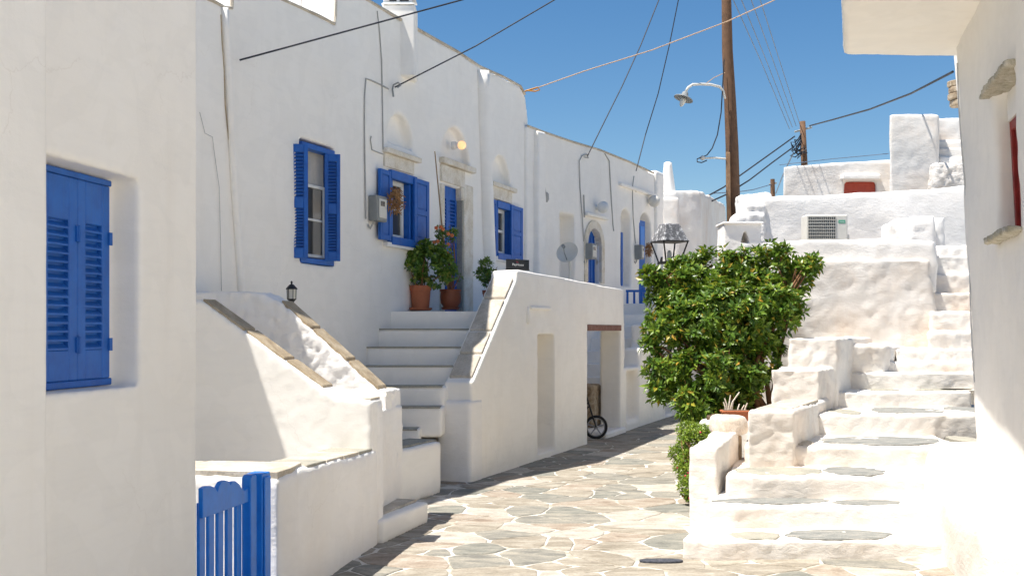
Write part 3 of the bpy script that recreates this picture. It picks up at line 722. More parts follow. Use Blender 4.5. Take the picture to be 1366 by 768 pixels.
m = MB(); m.pbox(F, db - .045, db + .01, -.25, .02, 1.98, F.z(616, 258)); m.build('inner_jamb', 'cope_grey', tall, bevel=.006)
m = MB(); m.pbox(F, db - .085, db + .012, -.22, .035, F.z(616, 268), F.z(616, 250)); m.build('capital', 'trim_stone', tall, bevel=.02, )
# door
dpl = F.off(-.085); dr_u0, dr_u1 = dpl.u(588), db - .05
door = MB().pbox(dpl, da - .0, dr_u1, -.05, -.02, 1.98, dz1).build('door', 'blue_paint', tall)
H = dz1 - 1.98; um_ = (da + dr_u1) / 2
for (a, b2) in ((da, um_ - .003), (um_ + .003, dr_u1)):
    m = MB(); st_ = (b2 - a) * .18
    m.pbox(dpl, a, a + st_, -.02, .02, 1.98, dz1); m.pbox(dpl, b2 - st_, b2, -.02, .02, 1.98, dz1)
    for (q0_, q1_) in ((0, .12), (.38, .46), (.9, 1)): m.pbox(dpl, a + st_, b2 - st_, -.019, .019, 1.98 + H * q0_, 1.98 + H * q1_)
    m.build('door_leaf', 'blue_paint', tall, bevel=.004)
    for (q0_, q1_) in ((.12, .38), (.46, .9)):
        n_ = int((q1_ - q0_) * H / .05)
        for i in range(n_):
            z_ = 1.98 + H * q0_ + i * (q1_ - q0_) * H / n_
            k = MB(); k.hexa([dpl.P(a + st_, -.015, z_ + .03), dpl.P(b2 - st_, -.015, z_ + .03), dpl.P(b2 - st_, .012, z_), dpl.P(a + st_, .012, z_),
                              dpl.P(a + st_, -.015, z_ + .045), dpl.P(b2 - st_, -.015, z_ + .045), dpl.P(b2 - st_, .012, z_ + .018), dpl.P(a + st_, .012, z_ + .018)])
            k.build('slat', 'blue_paint', door)
def globe(pl, px, py, r, mat, label, n=.12):
    c = pl.P(pl.u(px) - .02, n, pl.z(px, py)); root = thing('wall_lamp', (c.x, c.y, c.z), label, 'wall lamp')
    m = MB(); prof = [(max(.001, r * math.sin(a)), -r * math.cos(a)) for a in [math.pi * i / 12 for i in range(13)]]; m.lathe(c, prof, 18); m.build('globe', mat, root, smooth=True)
    m = MB(); m.lathe(pl.P(pl.u(px) - .02, -.06, pl.z(px, py)), [(.06, 0), (.06, .05), (.04, .07), (.04, n + .06 - r * .7)], 14, (pl.n.x, pl.n.y, 0)); m.build('holder', 'white_paint', root)
    return root
globe(F, 609, 194.5, .062, 'lamp_glow', 'glowing peach round wall lamp in the arch over the blue door', .09)
# meter box
def meter(pl, px0, px1, y0, y1, label, tilt=0.0, depth=.13):
    ua, ub = pl.u(px0), pl.u(px1); z1, z0 = pl.z((px0 + px1) / 2, y0), pl.z((px0 + px1) / 2, y1)
    ub = min(ub, ua + .26)
    root = thing('meter_box', pl.P((ua + ub) / 2, 0, z0), label, 'meter box')
    m = MB(); m.pbox(pl, ua, ub, .0, depth, z0, z1); m.build('case', 'meter_grey', root, bevel=.012)
    m = MB(); m.pbox(pl, ua + .03, ub - .03, depth, depth + .012, z0 + .04, z1 - .04); m.build('lid', 'off_white', root, bevel=.008)
    m = MB(); m.pbox(pl, ua + .06, ub - .10, depth + .012, depth + .018, z1 - .13, z1 - .07); m.build('window_glass', 'glass_dark', root)
    m = MB(); m.tube([pl.P(ua + .05, .04, z0 + .01), pl.P(ua + .05, .04, z0 - .03), pl.P(ua + .02, .02, z0 - .09), pl.P(ua - .04, .02, z0 - .05)], .012, 6); m.build('conduit', 'cable_grey', root)
    return root, (ua, ub, z0, z1)
r1, q = meter(F, 491, 505, 262, 296, 'grey electricity meter box left of the shutters of the middle window')
def straw_wreath(c, r, pl, label):
    root = thing('straw_wreath', c, label, 'dried wreath'); m = MB(); rr = random.Random(3)
    for k in range(150):
        a = rr.uniform(0, 6.28); rad = r * rr.uniform(.25, .95)
        ce = Vector(c) + Vector((pl.d.x, pl.d.y, 0)) * rad * math.cos(a) + Vector((pl.n.x, pl.n.y, 0)) * rr.uniform(-.05, .06) + Vector((0, 0, rad * math.sin(a)))
        d = Vector((rr.gauss(0, 1), rr.gauss(0, 1), rr.gauss(0, 1) - .3)).normalized() * r * rr.uniform(.3, .65)
        m.tube([ce - d * .5, ce + Vector((rr.gauss(0, .01), rr.gauss(0, .01), .01)), ce + d * .5], .006, 3)
    m.build('straw', 'straw', root, kind='stuff'); return root
straw_wreath(F.P(F.u(511), .17, F.z(516, 270)), .17, F, 'bunch of dry brown straw hanging on the meter box by the middle window')

# =================================================================== SECOND HOUSE
Bq = Pl((.507, 19.5), (.49, 1.0))
sec = thing('house', Bq.P(3, -2, 0), 'lower white house farther along the lane with arched niches and two blue doors', 'house')
ue = Bq.u(881); ub0 = Bq.u(703)
poly = [(ub0, -.1), (ue, -.1), (ue, Bq.z(880, 236)), (Bq.u(840), Bq.z(840, 215)), (Bq.u(800), Bq.z(800, 199)), (Bq.u(760), Bq.z(760, 187)), (Bq.u(722), Bq.z(722, 174)), (ub0, Bq.z(703, 168))]
pos = MB().prism(Bq, poly, -.6, 0)
MB().slab([tuple(Bq.P(ub0, -.5, 0))[:2], tuple(Bq.P(ue, -.5, 0))[:2], tuple(Bq.P(ue, -4, 0))[:2], tuple(Bq.P(ub0, -4, 0))[:2]], 0, 4.9).build('rear_block', 'plaster_smooth', sec)
neg = []
def bcut(px0, px1, y0, y1, d): ua, ub = Bq.u(px0), Bq.u(px1); neg.append(MB().pbox(Bq, ua, ub, -d, .3, Bq.z(px1, y1), Bq.z(px1, y0))); return ua, ub, Bq.z(px1, y1), Bq.z(px1, y0)
bcut(747, 767, 288, 375, .3)
def acut(px0, px1, yt, yb, d):
    ua, ub = Bq.u(px0), Bq.u(px1); zt2 = Bq.z((px0 + px1) / 2, yt); r_ = (ub - ua) / 2; zb2 = Bq.z(px0, yb)
    neg.append(MB().prism(Bq, arch(ua, ub, zb2, zt2 - r_ * .9, 12, r_ * .9), -d, .3)); return ua, ub, zb2, zt2
a1 = acut(783, 801, 305, 376, .16); a2 = acut(828, 842, 279, 381, .25); a3 = acut(853, 869, 284, 406, .30)
solid('wall', 'plaster_smooth', sec, pos, neg, .035, .014, .004, 1, 1.1)
def bdoor(a, name='door'):
    ua, ub, z0, z1 = a; d = MB().pbox(Bq, ua, ub, -.17, -.11, z0, z1).build(name, 'blue_paint', sec); return d
dd = bdoor((Bq.u(783.5), a1[1] - .02, a1[2], a1[3])); 
for i in range(4):
    u_ = a1[0] + (a1[1] - a1[0]) * (i + .5) / 4; MB().pbox(Bq, u_ - .012, u_ + .012, -.11, -.095, a1[2], a1[3] - .12).build('batten', 'blue_paint', dd)
m = MB()
ua, ub, z0, z1 = a1; r_ = (ub - ua) / 2; c_ = (ua + ub) / 2; zs = z1 - r_ * .9; K = 12
for i in range(K):
    t0, t1 = math.pi * i / K, math.pi * (i + 1) / K
    v = MB(); q_ = [(c_ + r_ * math.cos(t0), zs + .9 * r_ * math.sin(t0)), (c_ + (r_ + .16) * math.cos(t0), zs + (.9 * r_ + .16) * math.sin(t0)), (c_ + (r_ + .16) * math.cos(t1), zs + (.9 * r_ + .16) * math.sin(t1)), (c_ + r_ * math.cos(t1), zs + .9 * r_ * math.sin(t1))]
    v.prism(Bq, q_, -.1, .03); v.build('arch_stone', 'trim_stone', sec, bevel=.005)
for (p, q_) in ((ua - .16, ua - .001), (ub + .001, ub + .16)): MB().pbox(Bq, p, q_, -.1, .03, z0, zs - .002).build('door_jamb', 'trim_stone', sec, bevel=.005)
MB().pbox(Bq, Bq.u(779), Bq.u(808), -.03, .08, Bq.z(795, 291), Bq.z(795, 287)).build('cornice', 'plaster_cream', sec, bevel=.01)
MB().pbox(Bq, Bq.u(825), Bq.u(872), -.03, .07, Bq.z(850, 256), Bq.z(850, 252)).build('cornice', 'plaster_cream', sec, bevel=.01)
# tall narrow blue door in right arch
zt3 = Bq.z(858, 294); MB().pbox(Bq, Bq.u(854), Bq.u(863), -.10, -.04, a3[2], zt3).build('door', 'blue_paint', sec, bevel=.006)
k = MB().pbox(Bq, Bq.u(855.5), Bq.u(861), -.04, -.02, zt3 - .75, zt3 - .12).build('door_panel', 'blue_bright', sec, bevel=.006)
MB().pbox(Bq, Bq.u(828.5), Bq.u(830.5), -.1, .01, a2[2], a2[3] - .5).build('shutter', 'blue_paint', sec)
# corner pilaster + edges
solid('pilaster', 'plaster_smooth', sec, MB().pbox(Bq, Bq.u(712), Bq.u(723), -.3, .10, -.1, Bq.z(722, 178)), None, .05, .02, .006, 2)
solid('parapet_hump', 'plaster_smooth', sec, MB().pbox(Bq, Bq.u(873), ue + .1, -1.5, .06, 2, Bq.z(876, 228)), None, .05, .02, .006, 2)
mb = MB(); mb.tube([Bq.P(*(lambda t: (t[0], 0, t[1]))(Bq.uz(a, b_))) for a, b_ in ((704, 168), (722, 175), (760, 188), (800, 200), (840, 216), (872, 231))], .022, 6); mb.build('roof_edge', 'cope_pale', sec)
globe(Bq, 796, 277, .115, 'white_paint', 'white round wall lamp above the arched blue door', .14)
globe(Bq, 865, 269, .13, 'off_white', 'white round wall lamp above the far narrow blue door', .14)
r2, q = meter(Bq, 779, 786, 325, 346, 'grey meter box beside the arched stone doorway', depth=.16)
r3, q = meter(Bq, 846, 850, 327, 346, 'grey meter box beside the far narrow blue door', depth=.16)
straw_wreath(Bq.P(Bq.u(853.5), .2, Bq.z(855, 334)), .15, Bq, 'dry orange straw bunch hanging beside the far narrow blue door')
# dish
dc = W(757, 337, 19.6); dish = thing('satellite_dish', (dc.x, dc.y, 2.4), 'pale grey satellite dish on a short mast above the second stair wall', 'satellite dish')
ax = Vector((-.30, -.80, .35)).normalized(); m = MB(); R_ = .19
m.lathe(dc, [(.001, -.035), (R_ * .4, -.03), (R_ * .75, -.012), (R_, .02), (R_ * 1.03, .022), (R_ * .99, .012), (R_ * .72, -.022), (R_ * .3, -.04), (.001, -.045)], 28, ax); m.build('dish', 'off_white', dish, smooth=True)
m = MB(); m.tube([dc - ax * .04, dc - ax * .14 + Vector((0, 0, -.05)), dc - ax * .14 + Vector((0, 0, -.75))], .022, 8); m.build('mast', 'off_white', dish)
m = MB(); m.tube([dc + Vector((0, 0, -R_ * .8)), dc + ax * .2 + Vector((0, 0, -.08)), dc + ax * .24], .01, 6); m.lathe(dc + ax * .22, [(.03, 0), (.03, .06)], 10, ax); m.build('feed_arm', 'meter_grey', dish)

# =================================================================== SECOND STAIR + SIDE WALL WITH OPENINGS
s2 = thing('outside_stair', L0.P(2, -1, 0), 'white stair wall with slanting stone-capped end, narrow niche and wide doorway', 'stairs')
ua0 = 0.0; ue0 = L0.u(832)
zp0 = L0.z(630, 505); zpier = L0.z(630, 534)
zt_a = L0.z(694, 360); zt_b = L0.z(832, 386)
prof = [(0, -.1), (ue0 - .02, -.1), (ue0 - .02, L0.z(830, 520)), (ue0 + .06, L0.z(832, 470)), (ue0 + .03, zt_b), (L0.u(760), L0.z(760, 372)), (L0.u(696), zt_a), (L0.u(690.5), zt_a - .01), (L0.u(689.5), zt_a - .12), (.06, zp0 - .02), (.0, zp0 - .03)]
pos = MB().prism(L0, prof, -.36, 0)
pos2 = MB().pbox(L0, -.06, .3, -.42, .012, -.05, zpier)
n1 = [L0.u(718), L0.u(740), L0.z(718, 606), L0.z(718, 446)]; o1 = [L0.u(784), L0.u(828), -.2, L0.z(790, 441)]
neg = [MB().pbox(L0, n1[0], n1[1], -.5, .3, n1[2], n1[3]), MB().pbox(L0, o1[0], o1[1], -.6, .3, o1[2], o1[3])]
solid('side_wall', 'plaster_cream', s2, pos, neg, .026, .011, .004, 1, 1.1)
solid('end_pier', 'plaster_rough', s2, pos2, None, .03, .01, .004, 3)
# back of niche and of the passage
MB().pbox(L0, n1[0] - .2, n1[1] + .2, -.55, -.42, -.05, n1[3] + .2).build('niche_back', 'plaster_smooth', s2)
MB().pbox(L0, n1[0] - .15, n1[0] - .02, -.43, -.35, -.05, n1[3] + .1).build('niche_side', 'plaster_smooth', s2)
solid('passage_wall', 'plaster_smooth', s2, MB().pbox(L0, o1[0] - 1, o1[1] + 1.5, -1.55, -1.38, -.1, 2.0), None, .06, .012, .005, 2)
MB().pbox(L0, o1[0] - .01, o1[1] + .0, -.35, .015, L0.z(800, 441), L0.z(800, 433)).build('lintel_beam', 'lintel_red', s2, bevel=.006)
MB().pbox(L0, L0.u(707), L0.u(733), -.02, .028, L0.z(720, 413), L0.z(720, 409)).build('ledge', 'plaster_cream', s2, bevel=.008)
m = MB(); uu = L0.u(704); zz_ = L0.z(704, 432); m.lathe(L0.P(uu, .0, zz_), [(.02, 0), (.04, .02), (.035, .12), (.02, .2), (.005, .23)], 12); m.build('holy_water_bump', 'plaster_cream', s2, smooth=True)
s2.children[-1].name = 'plaster_bump'
# stone jamb block inside the far end of the doorway
MB().pbox(L0, L0.u(822), L0.u(832), -.80, -.40, L0.z(815, 573), L0.z(815, 515)).build('stone_jamb', 'brown_stone', s2, bevel=.03)
MB().pbox(L0, L0.u(806), L0.u(832), -.5, .05, -.02, L0.z(815, 574)).build('jamb_base', 'plaster_rough', s2, bevel=.03)
# capping stones on the slope
(uA, zA), (uZ, zZ) = (.07, zp0 - .01), (L0.u(689), zt_a - .115)
N = 4; fr_ = [0, .22, .44, .77, 1.0]
for i, mt in zip(range(N), ('cope_pale', 'cope_pale', 'cope_pale', 'cope_pale')):
    f0, f1 = fr_[i] + .012, fr_[i + 1] - .012
    u0, u1 = uA + (uZ - uA) * f0, uA + (uZ - uA) * f1; z0, z1 = zA + (zZ - zA) * f0, zA + (zZ - zA) * f1
    o = MB(); o.hexa([L0.P(u0, -.325, z0 - .03), L0.P(u1, -.325, z1 - .03), L0.P(u1, -.04, z1 - .03), L0.P(u0, -.04, z0 - .03), L0.P(u0, -.325, z0 + .028), L0.P(u1, -.325, z1 + .028), L0.P(u1, -.04, z1 + .028), L0.P(u0, -.04, z0 + .028)])
    o.build('coping_stone', mt, s2, bevel=.006)
# steps between the house and the side wall
NS = 9; Z8 = 1.985
for i in range(NS):
    z1 = Z8 - .2205 * (NS - 1 - i); y0 = 14.2 - .315 * (NS - 1 - i); y1 = y0 + (.36 if i < NS - 1 else 5.4)
    xa = lambda y_: -1.6 + .36 * (y_ - 14) - .02
    xb = lambda y_: -5.306 + .375 * y_ - .33
    if y0 < 12.4: xb = lambda y_: -1.02
    elif i < NS - 1 and y0 < 12.95: xb = lambda y_: -5.306 + .375 * max(y_, 12.93) - .33
    hgt = .5 if i == NS - 1 else None
    zb0 = z1 - .34 if i < NS - 1 else z1 - .25
    mb = MB(); mb.slab([(xa(y0), y0), (xb(y0), y0), (xb(y1), y1), (xa(y1), y1)], max(zb0, -.05) if i < NS - 1 else zb0, z1)
    nm = 'step' if i < NS - 1 else 'landing'
    if i < NS - 1: solid(nm, 'plaster_smooth', s2, mb, None, .03, .006, .003, 1)
    else:
        mb.build(nm, 'plaster_smooth', s2)
    if i < NS - 1:
        mb = MB(); mb.slab([(xa(y0) + .02, y0 - .005), (xb(y0) - .02, y0 - .005), (xb(y0) - .02, y0 + .3), (xa(y0) + .02, y0 + .3)], z1 - .012, z1 + .004); mb.build('tread', 'cope_grey', s2)
mb = MB(); y0 = 14.2; mb.slab([(xa(y0), y0 + .03), (xb(y0), y0 + .03), (xb(y0), y0 + .2), (xa(y0), y0 + .2)], 1.5, 1.98); mb.build('riser', 'plaster_smooth', s2)
# sign board on parapet
sg = thing('sign_board', L0.P(L0.u(694), -.25, zt_a), 'small black board with white lettering on top of the stair wall', 'sign')
SGp = Pl(tuple(W(675.5, 358, 14.72))[:2], (W(706, 358, 14.95).x - W(675.5, 358, 14.72).x, .23)); ws = (Vector(tuple(W(706, 358, 14.95))[:2]) - SGp.o).length
z0, z1 = SGp.z(690, 359), SGp.z(690, 346)
MB().pbox(SGp, 0, ws, -.012, .0, z0, z1).build('board', 'black_board', sg, bevel=.002)
MB().pbox(SGp, 0, ws, -.02, .006, z0 - .012, z0).build('frame', 'black_iron', sg)
def text(parent, name, body, pl, u, z, size, mat, n=.003):
    cu = bpy.data.curves.new('t', 'FONT'); cu.body = body; cu.size = size; cu.align_x = 'CENTER'; cu.align_y = 'CENTER'; cu.extrude = .0006
    t = bpy.data.objects.new('t', cu); COL.objects.link(t); dg = bpy.context.evaluated_depsgraph_get(); me = bpy.data.meshes.new_from_object(t.evaluated_get(dg)); bpy.data.objects.remove(t)
    M = Matrix.Identity(4); c = pl.P(u, n, z)
    M.col[0] = (pl.d.x, pl.d.y, 0, 0); M.col[1] = (0, 0, 1, 0); M.col[2] = (pl.n.x, pl.n.y, 0, 0); M.col[3] = (c.x, c.y, c.z, 1)
    me.transform(M); recenter(me, parent); return link(name, me, parent, mat)
text(sg, 'lettering', 'PlayHouse', SGp, ws * .5, (z0 + z1) / 2 - .005, .045, 'white_paint')
text(sg, 'lettering', 'The', SGp, ws * .47, (z0 + z1) / 2 + .028, .024, 'flower_pink')
# moped wheel / parked bike in the passage
bc = W(795, 571, 17.95); bike = thing('bicycle', (bc.x - .4, bc.y, 0), 'small dark bicycle parked inside the wide doorway with only its front wheel showing', 'bicycle')
bx = Vector((1, .12, 0)).normalized(); by = Vector((0, 0, 1)); RW = .19
def wheel(c):
    ring = MB(); K = 30; ring.tube([c + (bx * math.cos(2 * math.pi * k / K) + by * math.sin(2 * math.pi * k / K)) * (RW - .02) for k in range(K + 1)], .022, 8, cap=False); w_ = ring.build('wheel', 'rubber', bike, smooth=True)
    rim = MB(); rim.tube([c + (bx * math.cos(2 * math.pi * k / K) + by * math.sin(2 * math.pi * k / K)) * (RW - .048) for k in range(K + 1)], .009, 6, cap=False)
    for k in range(5):
        a = 2 * math.pi * k / 5 + .3; d = bx * math.cos(a) + by * math.sin(a); rim.tube([c + d * .02, c + d * (RW - .045)], .011, 5)
    rim.lathe(c - bx.cross(by) * .03, [(.03, 0), (.035, .03), (.03, .06)], 12, bx.cross(by)); rim.build('rim', 'steel', w_)
wc = Vector((bc.x, bc.y, RW + .012)); wheel(wc); wheel(wc - bx * .62)
fr = MB(); hd = wc - bx * .12 + by * .38; fr.tube([wc + Vector((0, -.04, 0)), hd, hd + by * .14 - bx * .04], .014, 8); se = wc - bx * .45 + by * .33
fr.tube([hd - by * .05, wc - bx * .33 + by * .03, se], .015, 8); fr.tube([hd, se], .012, 8); fr.tube([wc - bx * .62, se], .01, 8); fr.tube([wc - bx * .62, wc - bx * .33 + by * .03], .01, 8); fr.build('frame', 'black_iron', bike)
fr = MB(); fr.tube([hd + by * .14 - bx * .04 + Vector((0, -.18, .03)), hd + by * .15 - bx * .04, hd + by * .14 - bx * .04 + Vector((0, .18, .03))], .011, 8); fr.build('handlebar', 'steel', bike)
fr = MB(); fr.slab(blob_poly(se.x, se.y, .1, .05, 0, 12, 0, 1), se.z, se.z + .04); fr.build('saddle', 'rubber', bike, bevel=.01)

# =================================================================== THIRD STAIR (far, railed)
s3 = thing('far_stair', L0.P(ue0 + 2, -1, 0), 'far white steps and low stepped wall leading up to the blue railing', 'stairs')
ua, ub = L0.u(835), L0.u(905)
prof = [(ue0 - .15, -.1), (ub + 3, -.1), (ub + 3, 2.3), (L0.u(885), 2.3), (L0.u(885), L0.z(875, 432)), (L0.u(866), L0.z(866, 432)), (L0.u(866), L0.z(860, 463)), (L0.u(855), L0.z(856, 464)), (L0.u(854), L0.z(854, 489)), (ue0 - .15, L0.z(835, 489))]
neg = [MB().pbox(L0, L0.u(836), L0.u(852.5), -.22, .3, L0.z(836, 562), L0.z(845, 494)), MB().pbox(L0, L0.u(888.5), L0.u(897), -.2, .3, .05, L0.z(890, 505))]
solid('side_wall', 'plaster_cream', s3, MB().prism(L0, prof, -.35, -.0), neg, .045, .014, .006, 3)
MB().pbox(L0, L0.u(889), L0.u(893.5), -.19, -.12, .05, L0.z(890, 512)).build('door', 'blue_bright', s3, bevel=.01)
for i in range(8):
    y0 = 19.9 + i * .33; z1 = .42 + i * .235; xa_ = -9.048 + .49 * y0 - .1; mb = MB()
    mb.slab([(-5.306 + .375 * y0 - 1.7, y0), (-5.306 + .375 * y0 - .33, y0), (-5.306 + .375 * (y0 + .4) - .33, y0 + .4), (-5.306 + .375 * (y0 + .4) - 1.7, y0 + .4)], z1 - .4, z1); mb.build('step', 'plaster_smooth', s3, bevel=.015)
mb = MB(); y0 = 19.9 + 8 * .33; mb.slab([(-5.306 + .375 * y0 - 1.9, y0), (-5.306 + .375 * y0 - .3, y0), (5.2, 27), (3.4, 27)], 1.2, 2.28); mb.build('landing', 'plaster_smooth', s3, bevel=.015)
rail = thing('railing', W(850, 405, 22.7), 'short blue metal railing at the top of the far steps', 'railing')
RL = Pl(tuple(W(835, 405, 22.6))[:2], (1, .1)); zr0, zr1 = RL.z(836, 405), RL.z(836, 386.5); wr = RL.u(866)
MB().pbox(RL, 0, wr, -.02, .02, zr1 - .045, zr1).build('top_rail', 'blue_paint', rail)
for i in range(4):
    u_ = .03 + i * (wr - .06) / 3; MB().pbox(RL, u_ - .02, u_ + .02, -.018, .018, zr0 - .03, zr1 - .045).build('baluster', 'blue_paint', rail)

# =================================================================== FAR HOUSES LEFT OF THE POLE
def boxat(px0, px1, yt, Y0, depth, zb=0.0, skew=0.0):
    a = W(px0, yt, Y0); b2 = W(px1, yt, Y0)
    return MB().slab([(a.x, Y0), (b2.x, Y0), (b2.x + skew, Y0 + depth), (a.x + skew * .9, Y0 + depth)], zb, a.z)
h3 = thing('house', (W(905, 0, 28).x, 29, 0), 'white house with a cone chimney at the end of the lane', 'house')
a = W(881, 255, 27.6)
mb = MB().slab([(a.x, 27.6), (W(935, 0, 27.9).x, 27.9), (W(969, 0, 34).x, 34), (a.x + 1, 34)], 0, [a.z, W(935, 253, 27.9).z, W(969, 273, 34).z, a.z])
solid('wall', 'plaster_worn', h3, mb, None, .07, .03, .01, 3)
c = W(891, 254, 28.2); zt4 = W(891, 217, 28.2).z
m = MB(); m.lathe((c.x, 28.2, c.z - .1), [(.20, 0), (.19, .1), (.105, zt4 - c.z), (.10, zt4 - c.z + .09), (.06, zt4 - c.z + .11)], 20); m.build('chimney', 'plaster_smooth', h3, smooth=True)
solid('buttress', 'plaster_worn', h3, boxat(881, 906, 262, 27.1, .7), None, .06, .03, .01, 3)
h4 = thing('house', (W(1000, 0, 26).x, 27, 0), 'white wall closing the lane behind the green bush', 'house')
solid('wall', 'plaster_worn', h4, boxat(905, 1062, 352, 24.5, 2), None, .08, .03, .01, 3)

# triangular-niche pier at foot of the pole
tp = thing('niche_wall', (W(990, 0, 16.6).x, 16.8, 0), 'small grey-white wall head with a triangular niche at the foot of the big pole', 'wall')
TP = Pl((W(966, 0, 16.5).x, 16.5), (1, .02))
uu = TP.u
neg = [MB().prism(TP, [TP.uz(988, 324), TP.uz(1000, 324), TP.uz(993.5, 304)], -.3, .3)]
solid('wall', 'plaster_rough', tp, MB().prism(TP, [(uu(966), 1.0), (uu(1016), 1.0), TP.uz(1016, 296), TP.uz(966, 299)], -.5, 0), neg, .016, .01, .005, 1)
MB().pbox(TP, uu(964), uu(1018), -.52, .04, TP.z(990, 299), TP.z(990, 296)).build('coping', 'plaster_rough', tp, bevel=.01)

# =================================================================== RIGHT TERRACES
ter = thing('terrace_wall', (3.6, 14.6, 0), 'thick uneven white retaining wall behind the bush, beside the climbing steps', 'wall')
TD = Pl((W(1015, 0, 14.1).x, 14.1), (1, .02)); uu = TD.u
prof = [(uu(1000), .6), (uu(1256), .6), TD.uz(1256, 455), TD.uz(1246, 395), TD.uz(1240, 352), (uu(1240), TD.z(1240, 346)), (uu(1015), TD.z(1015, 347))]
solid('wall', 'plaster_worn', ter, MB().sprism(TD, prof, 1.6), None, .035, .026, .014, 1, 1.4)
TE = Pl((W(1015, 0, 14.22).x, 14.22), (1, .02)); uu = TE.u
solid('parapet', 'plaster_rough', ter, MB().sprism(TE, [(uu(1013), 2.2), (uu(1249), 2.2), TE.uz(1251, 350), TE.uz(1247, 321), TE.uz(1180, 317), TE.uz(1110, 320), TE.uz(1013, 322)], 1.9), None, .04, .03, .008, 3, 1.4)
ac = thing('air_conditioner', W(1103, 320, 17.7), 'cream outdoor air conditioning unit with a dark grille on the upper terrace', 'air conditioner')
AC = Pl(tuple(W(1075, 0, 17.7))[:2], (1, .0)); uu = AC.u
z1, z0 = AC.z(1100, 286), AC.z(1100, 322)
MB().pbox(AC, 0, uu(1131), -.3, 0, z0 - .05, z1).build('case', 'off_white', ac, bevel=.02)
gu0, gu1, gz0, gz1 = uu(1078), uu(1114.5), AC.z(1100, 318.5), AC.z(1100, 289)
g = MB().pbox(AC, gu0, gu1, -.01, .004, gz0, gz1).build('fan_grille', 'dark_fins', ac)
m = MB()
for i in range(15): u_ = gu0 + (gu1 - gu0) * i / 14; m.pbox(AC, u_ - .003, u_ + .003, .004, .010, gz0, gz1)
for i in range(8): z_ = gz0 + (gz1 - gz0) * i / 7; m.pbox(AC, gu0, gu1, .010, .015, z_ - .004, z_ + .004)
m.build('grille_wires', 'off_white', g, kind='stuff')
MB().pbox(AC, uu(1118.5), uu(1127.5), .0, .004, AC.z(1122, 297.6), AC.z(1122, 293.5)).build('label_plate', 'label_green', ac)
MB().pbox(AC, uu(1119.5), uu(1126.5), .004, .005, AC.z(1122, 296), AC.z(1122, 295.2)).build('label_print', 'white_paint', ac)
MB().pbox(AC, uu(1129), uu(1134), -.25, -.02, z0 - .05, AC.z(1122, 313)).build('side_cover', 'off_white', ac, bevel=.01)
up1 = thing('terrace_wall', (5, 19, 0), 'long white terrace wall behind the air conditioner', 'wall')
TF = Pl((W(970, 0, 18.4).x, 18.4), (1, -.03)); uu = TF.u
solid('wall', 'plaster_rough', up1, MB().sprism(TF, [(uu(1012), 2.0), (uu(1295), 2.0), TF.uz(1295, 246), TF.uz(1240, 252), TF.uz(1150, 257), TF.uz(1080, 261), TF.uz(1022, 262), TF.uz(1012, 268)], .6), None, .045, .03, .006, 2, 1.2)
solid('wall_head', 'plaster_rough', up1, MB().box(tuple(W(985, 290, 18.5)) , tuple(W(1022, 262, 18.9))).box((W(980, 0, 18.3).x, 18.3, 2.5), (W(1022, 0, 18.3).x, 18.8, W(0, 286, 18.3).z)).box((W(996, 0, 18.35).x, 18.35, 2.5), (W(1022, 0, 18.35).x, 18.85, W(0, 272, 18.3).z)), None, .04, .05, .02, 4, 3)
uph = thing('house', (8, 25, 0), 'white upper house with a small red window under a projecting ledge', 'house')
TH = Pl((W(1045, 0, 24).x, 24), (1, -.02)); uu = TH.u
rz0, rz1 = TH.z(1147, 256), TH.z(1147, 242)
solid('wall', 'plaster_worn', uph, MB().sprism(TH, [(uu(1045), 2), (uu(1300), 2), TH.uz(1300, 210), TH.uz(1190, 214), TH.uz(1120, 217), TH.uz(1045, 222)], 3.5), [MB().pbox(TH, uu(1127), uu(1169), -.15, .3, rz0 - .3, rz1)], .035, .03, .006, 1, 1.2)
MB().pbox(TH, uu(1127), uu(1169), -.14, -.08, rz0 - .3, rz1).build('shutter', 'brick_red', uph)
MB().pbox(TH, uu(1121), uu(1173), -.05, .12, TH.z(1147, 240.5), TH.z(1147, 233)).build('window_hood', 'plaster_rough', uph, bevel=.03)
tw = thing('stair_block', (8.5, 21.5, 0), 'tall white plastered block beside the topmost steps under the sky', 'building')
TW = Pl((W(1186, 0, 21.5).x, 21.5), (1, -.02)); uu = TW.u
solid('wall', 'plaster_worn', tw, MB().sprism(TW, [(uu(1186), 2), (uu(1252), 2), TW.uz(1252, 152), TW.uz(1220, 151), TW.uz(1187, 153)], 2.5), None, .045, .03, .008, 2, 1.4)
solid('rear_wall', 'plaster_worn', tw, MB().pbox(TW.off(-1.2), uu(1240), uu(1330), -.6, 0, 2, TW.z(1265, 141)), None, .06, .03, .012, 3, 1.4)
for i, (yt, n) in enumerate(((237, 0.25), (222, .1), (207, -.1), (194, -.3), (180, -.5))):
    solid('step', 'plaster_worn', tw, MB().pbox(TW, uu(1252) + .02 * i, uu(1310), n - 1.0, n, 2, TW.z(1265, yt)), None, .045, .03, .012, 2, 2)
solid('rubble_front', 'plaster_old', tw, MB().pbox(TW, uu(1232), uu(1300), .2, .6, 3.5, TW.z(1265, 222)), None, .04, .05, .03, 2, 3)
m = MB(); c = W(1276, 130, 24); 
for k in range(4): m.slab(blob_poly(c.x, 24, .16 + random.uniform(-.03, .03), .2, 0, 9, .15, k), c.z - .2 + k * .14, c.z - .07 + k * .14)
tag(m.build('stone_stack', 'brown_stone', bevel=.02), 'small brown rubble stone stump on the skyline beside the right house', 'stone')

# =================================================================== RIGHT STEPS
rs = thing('street_steps', (2.6, 9, 0), 'broad uneven whitewashed steps with grey stone insets climbing on the right', 'steps')
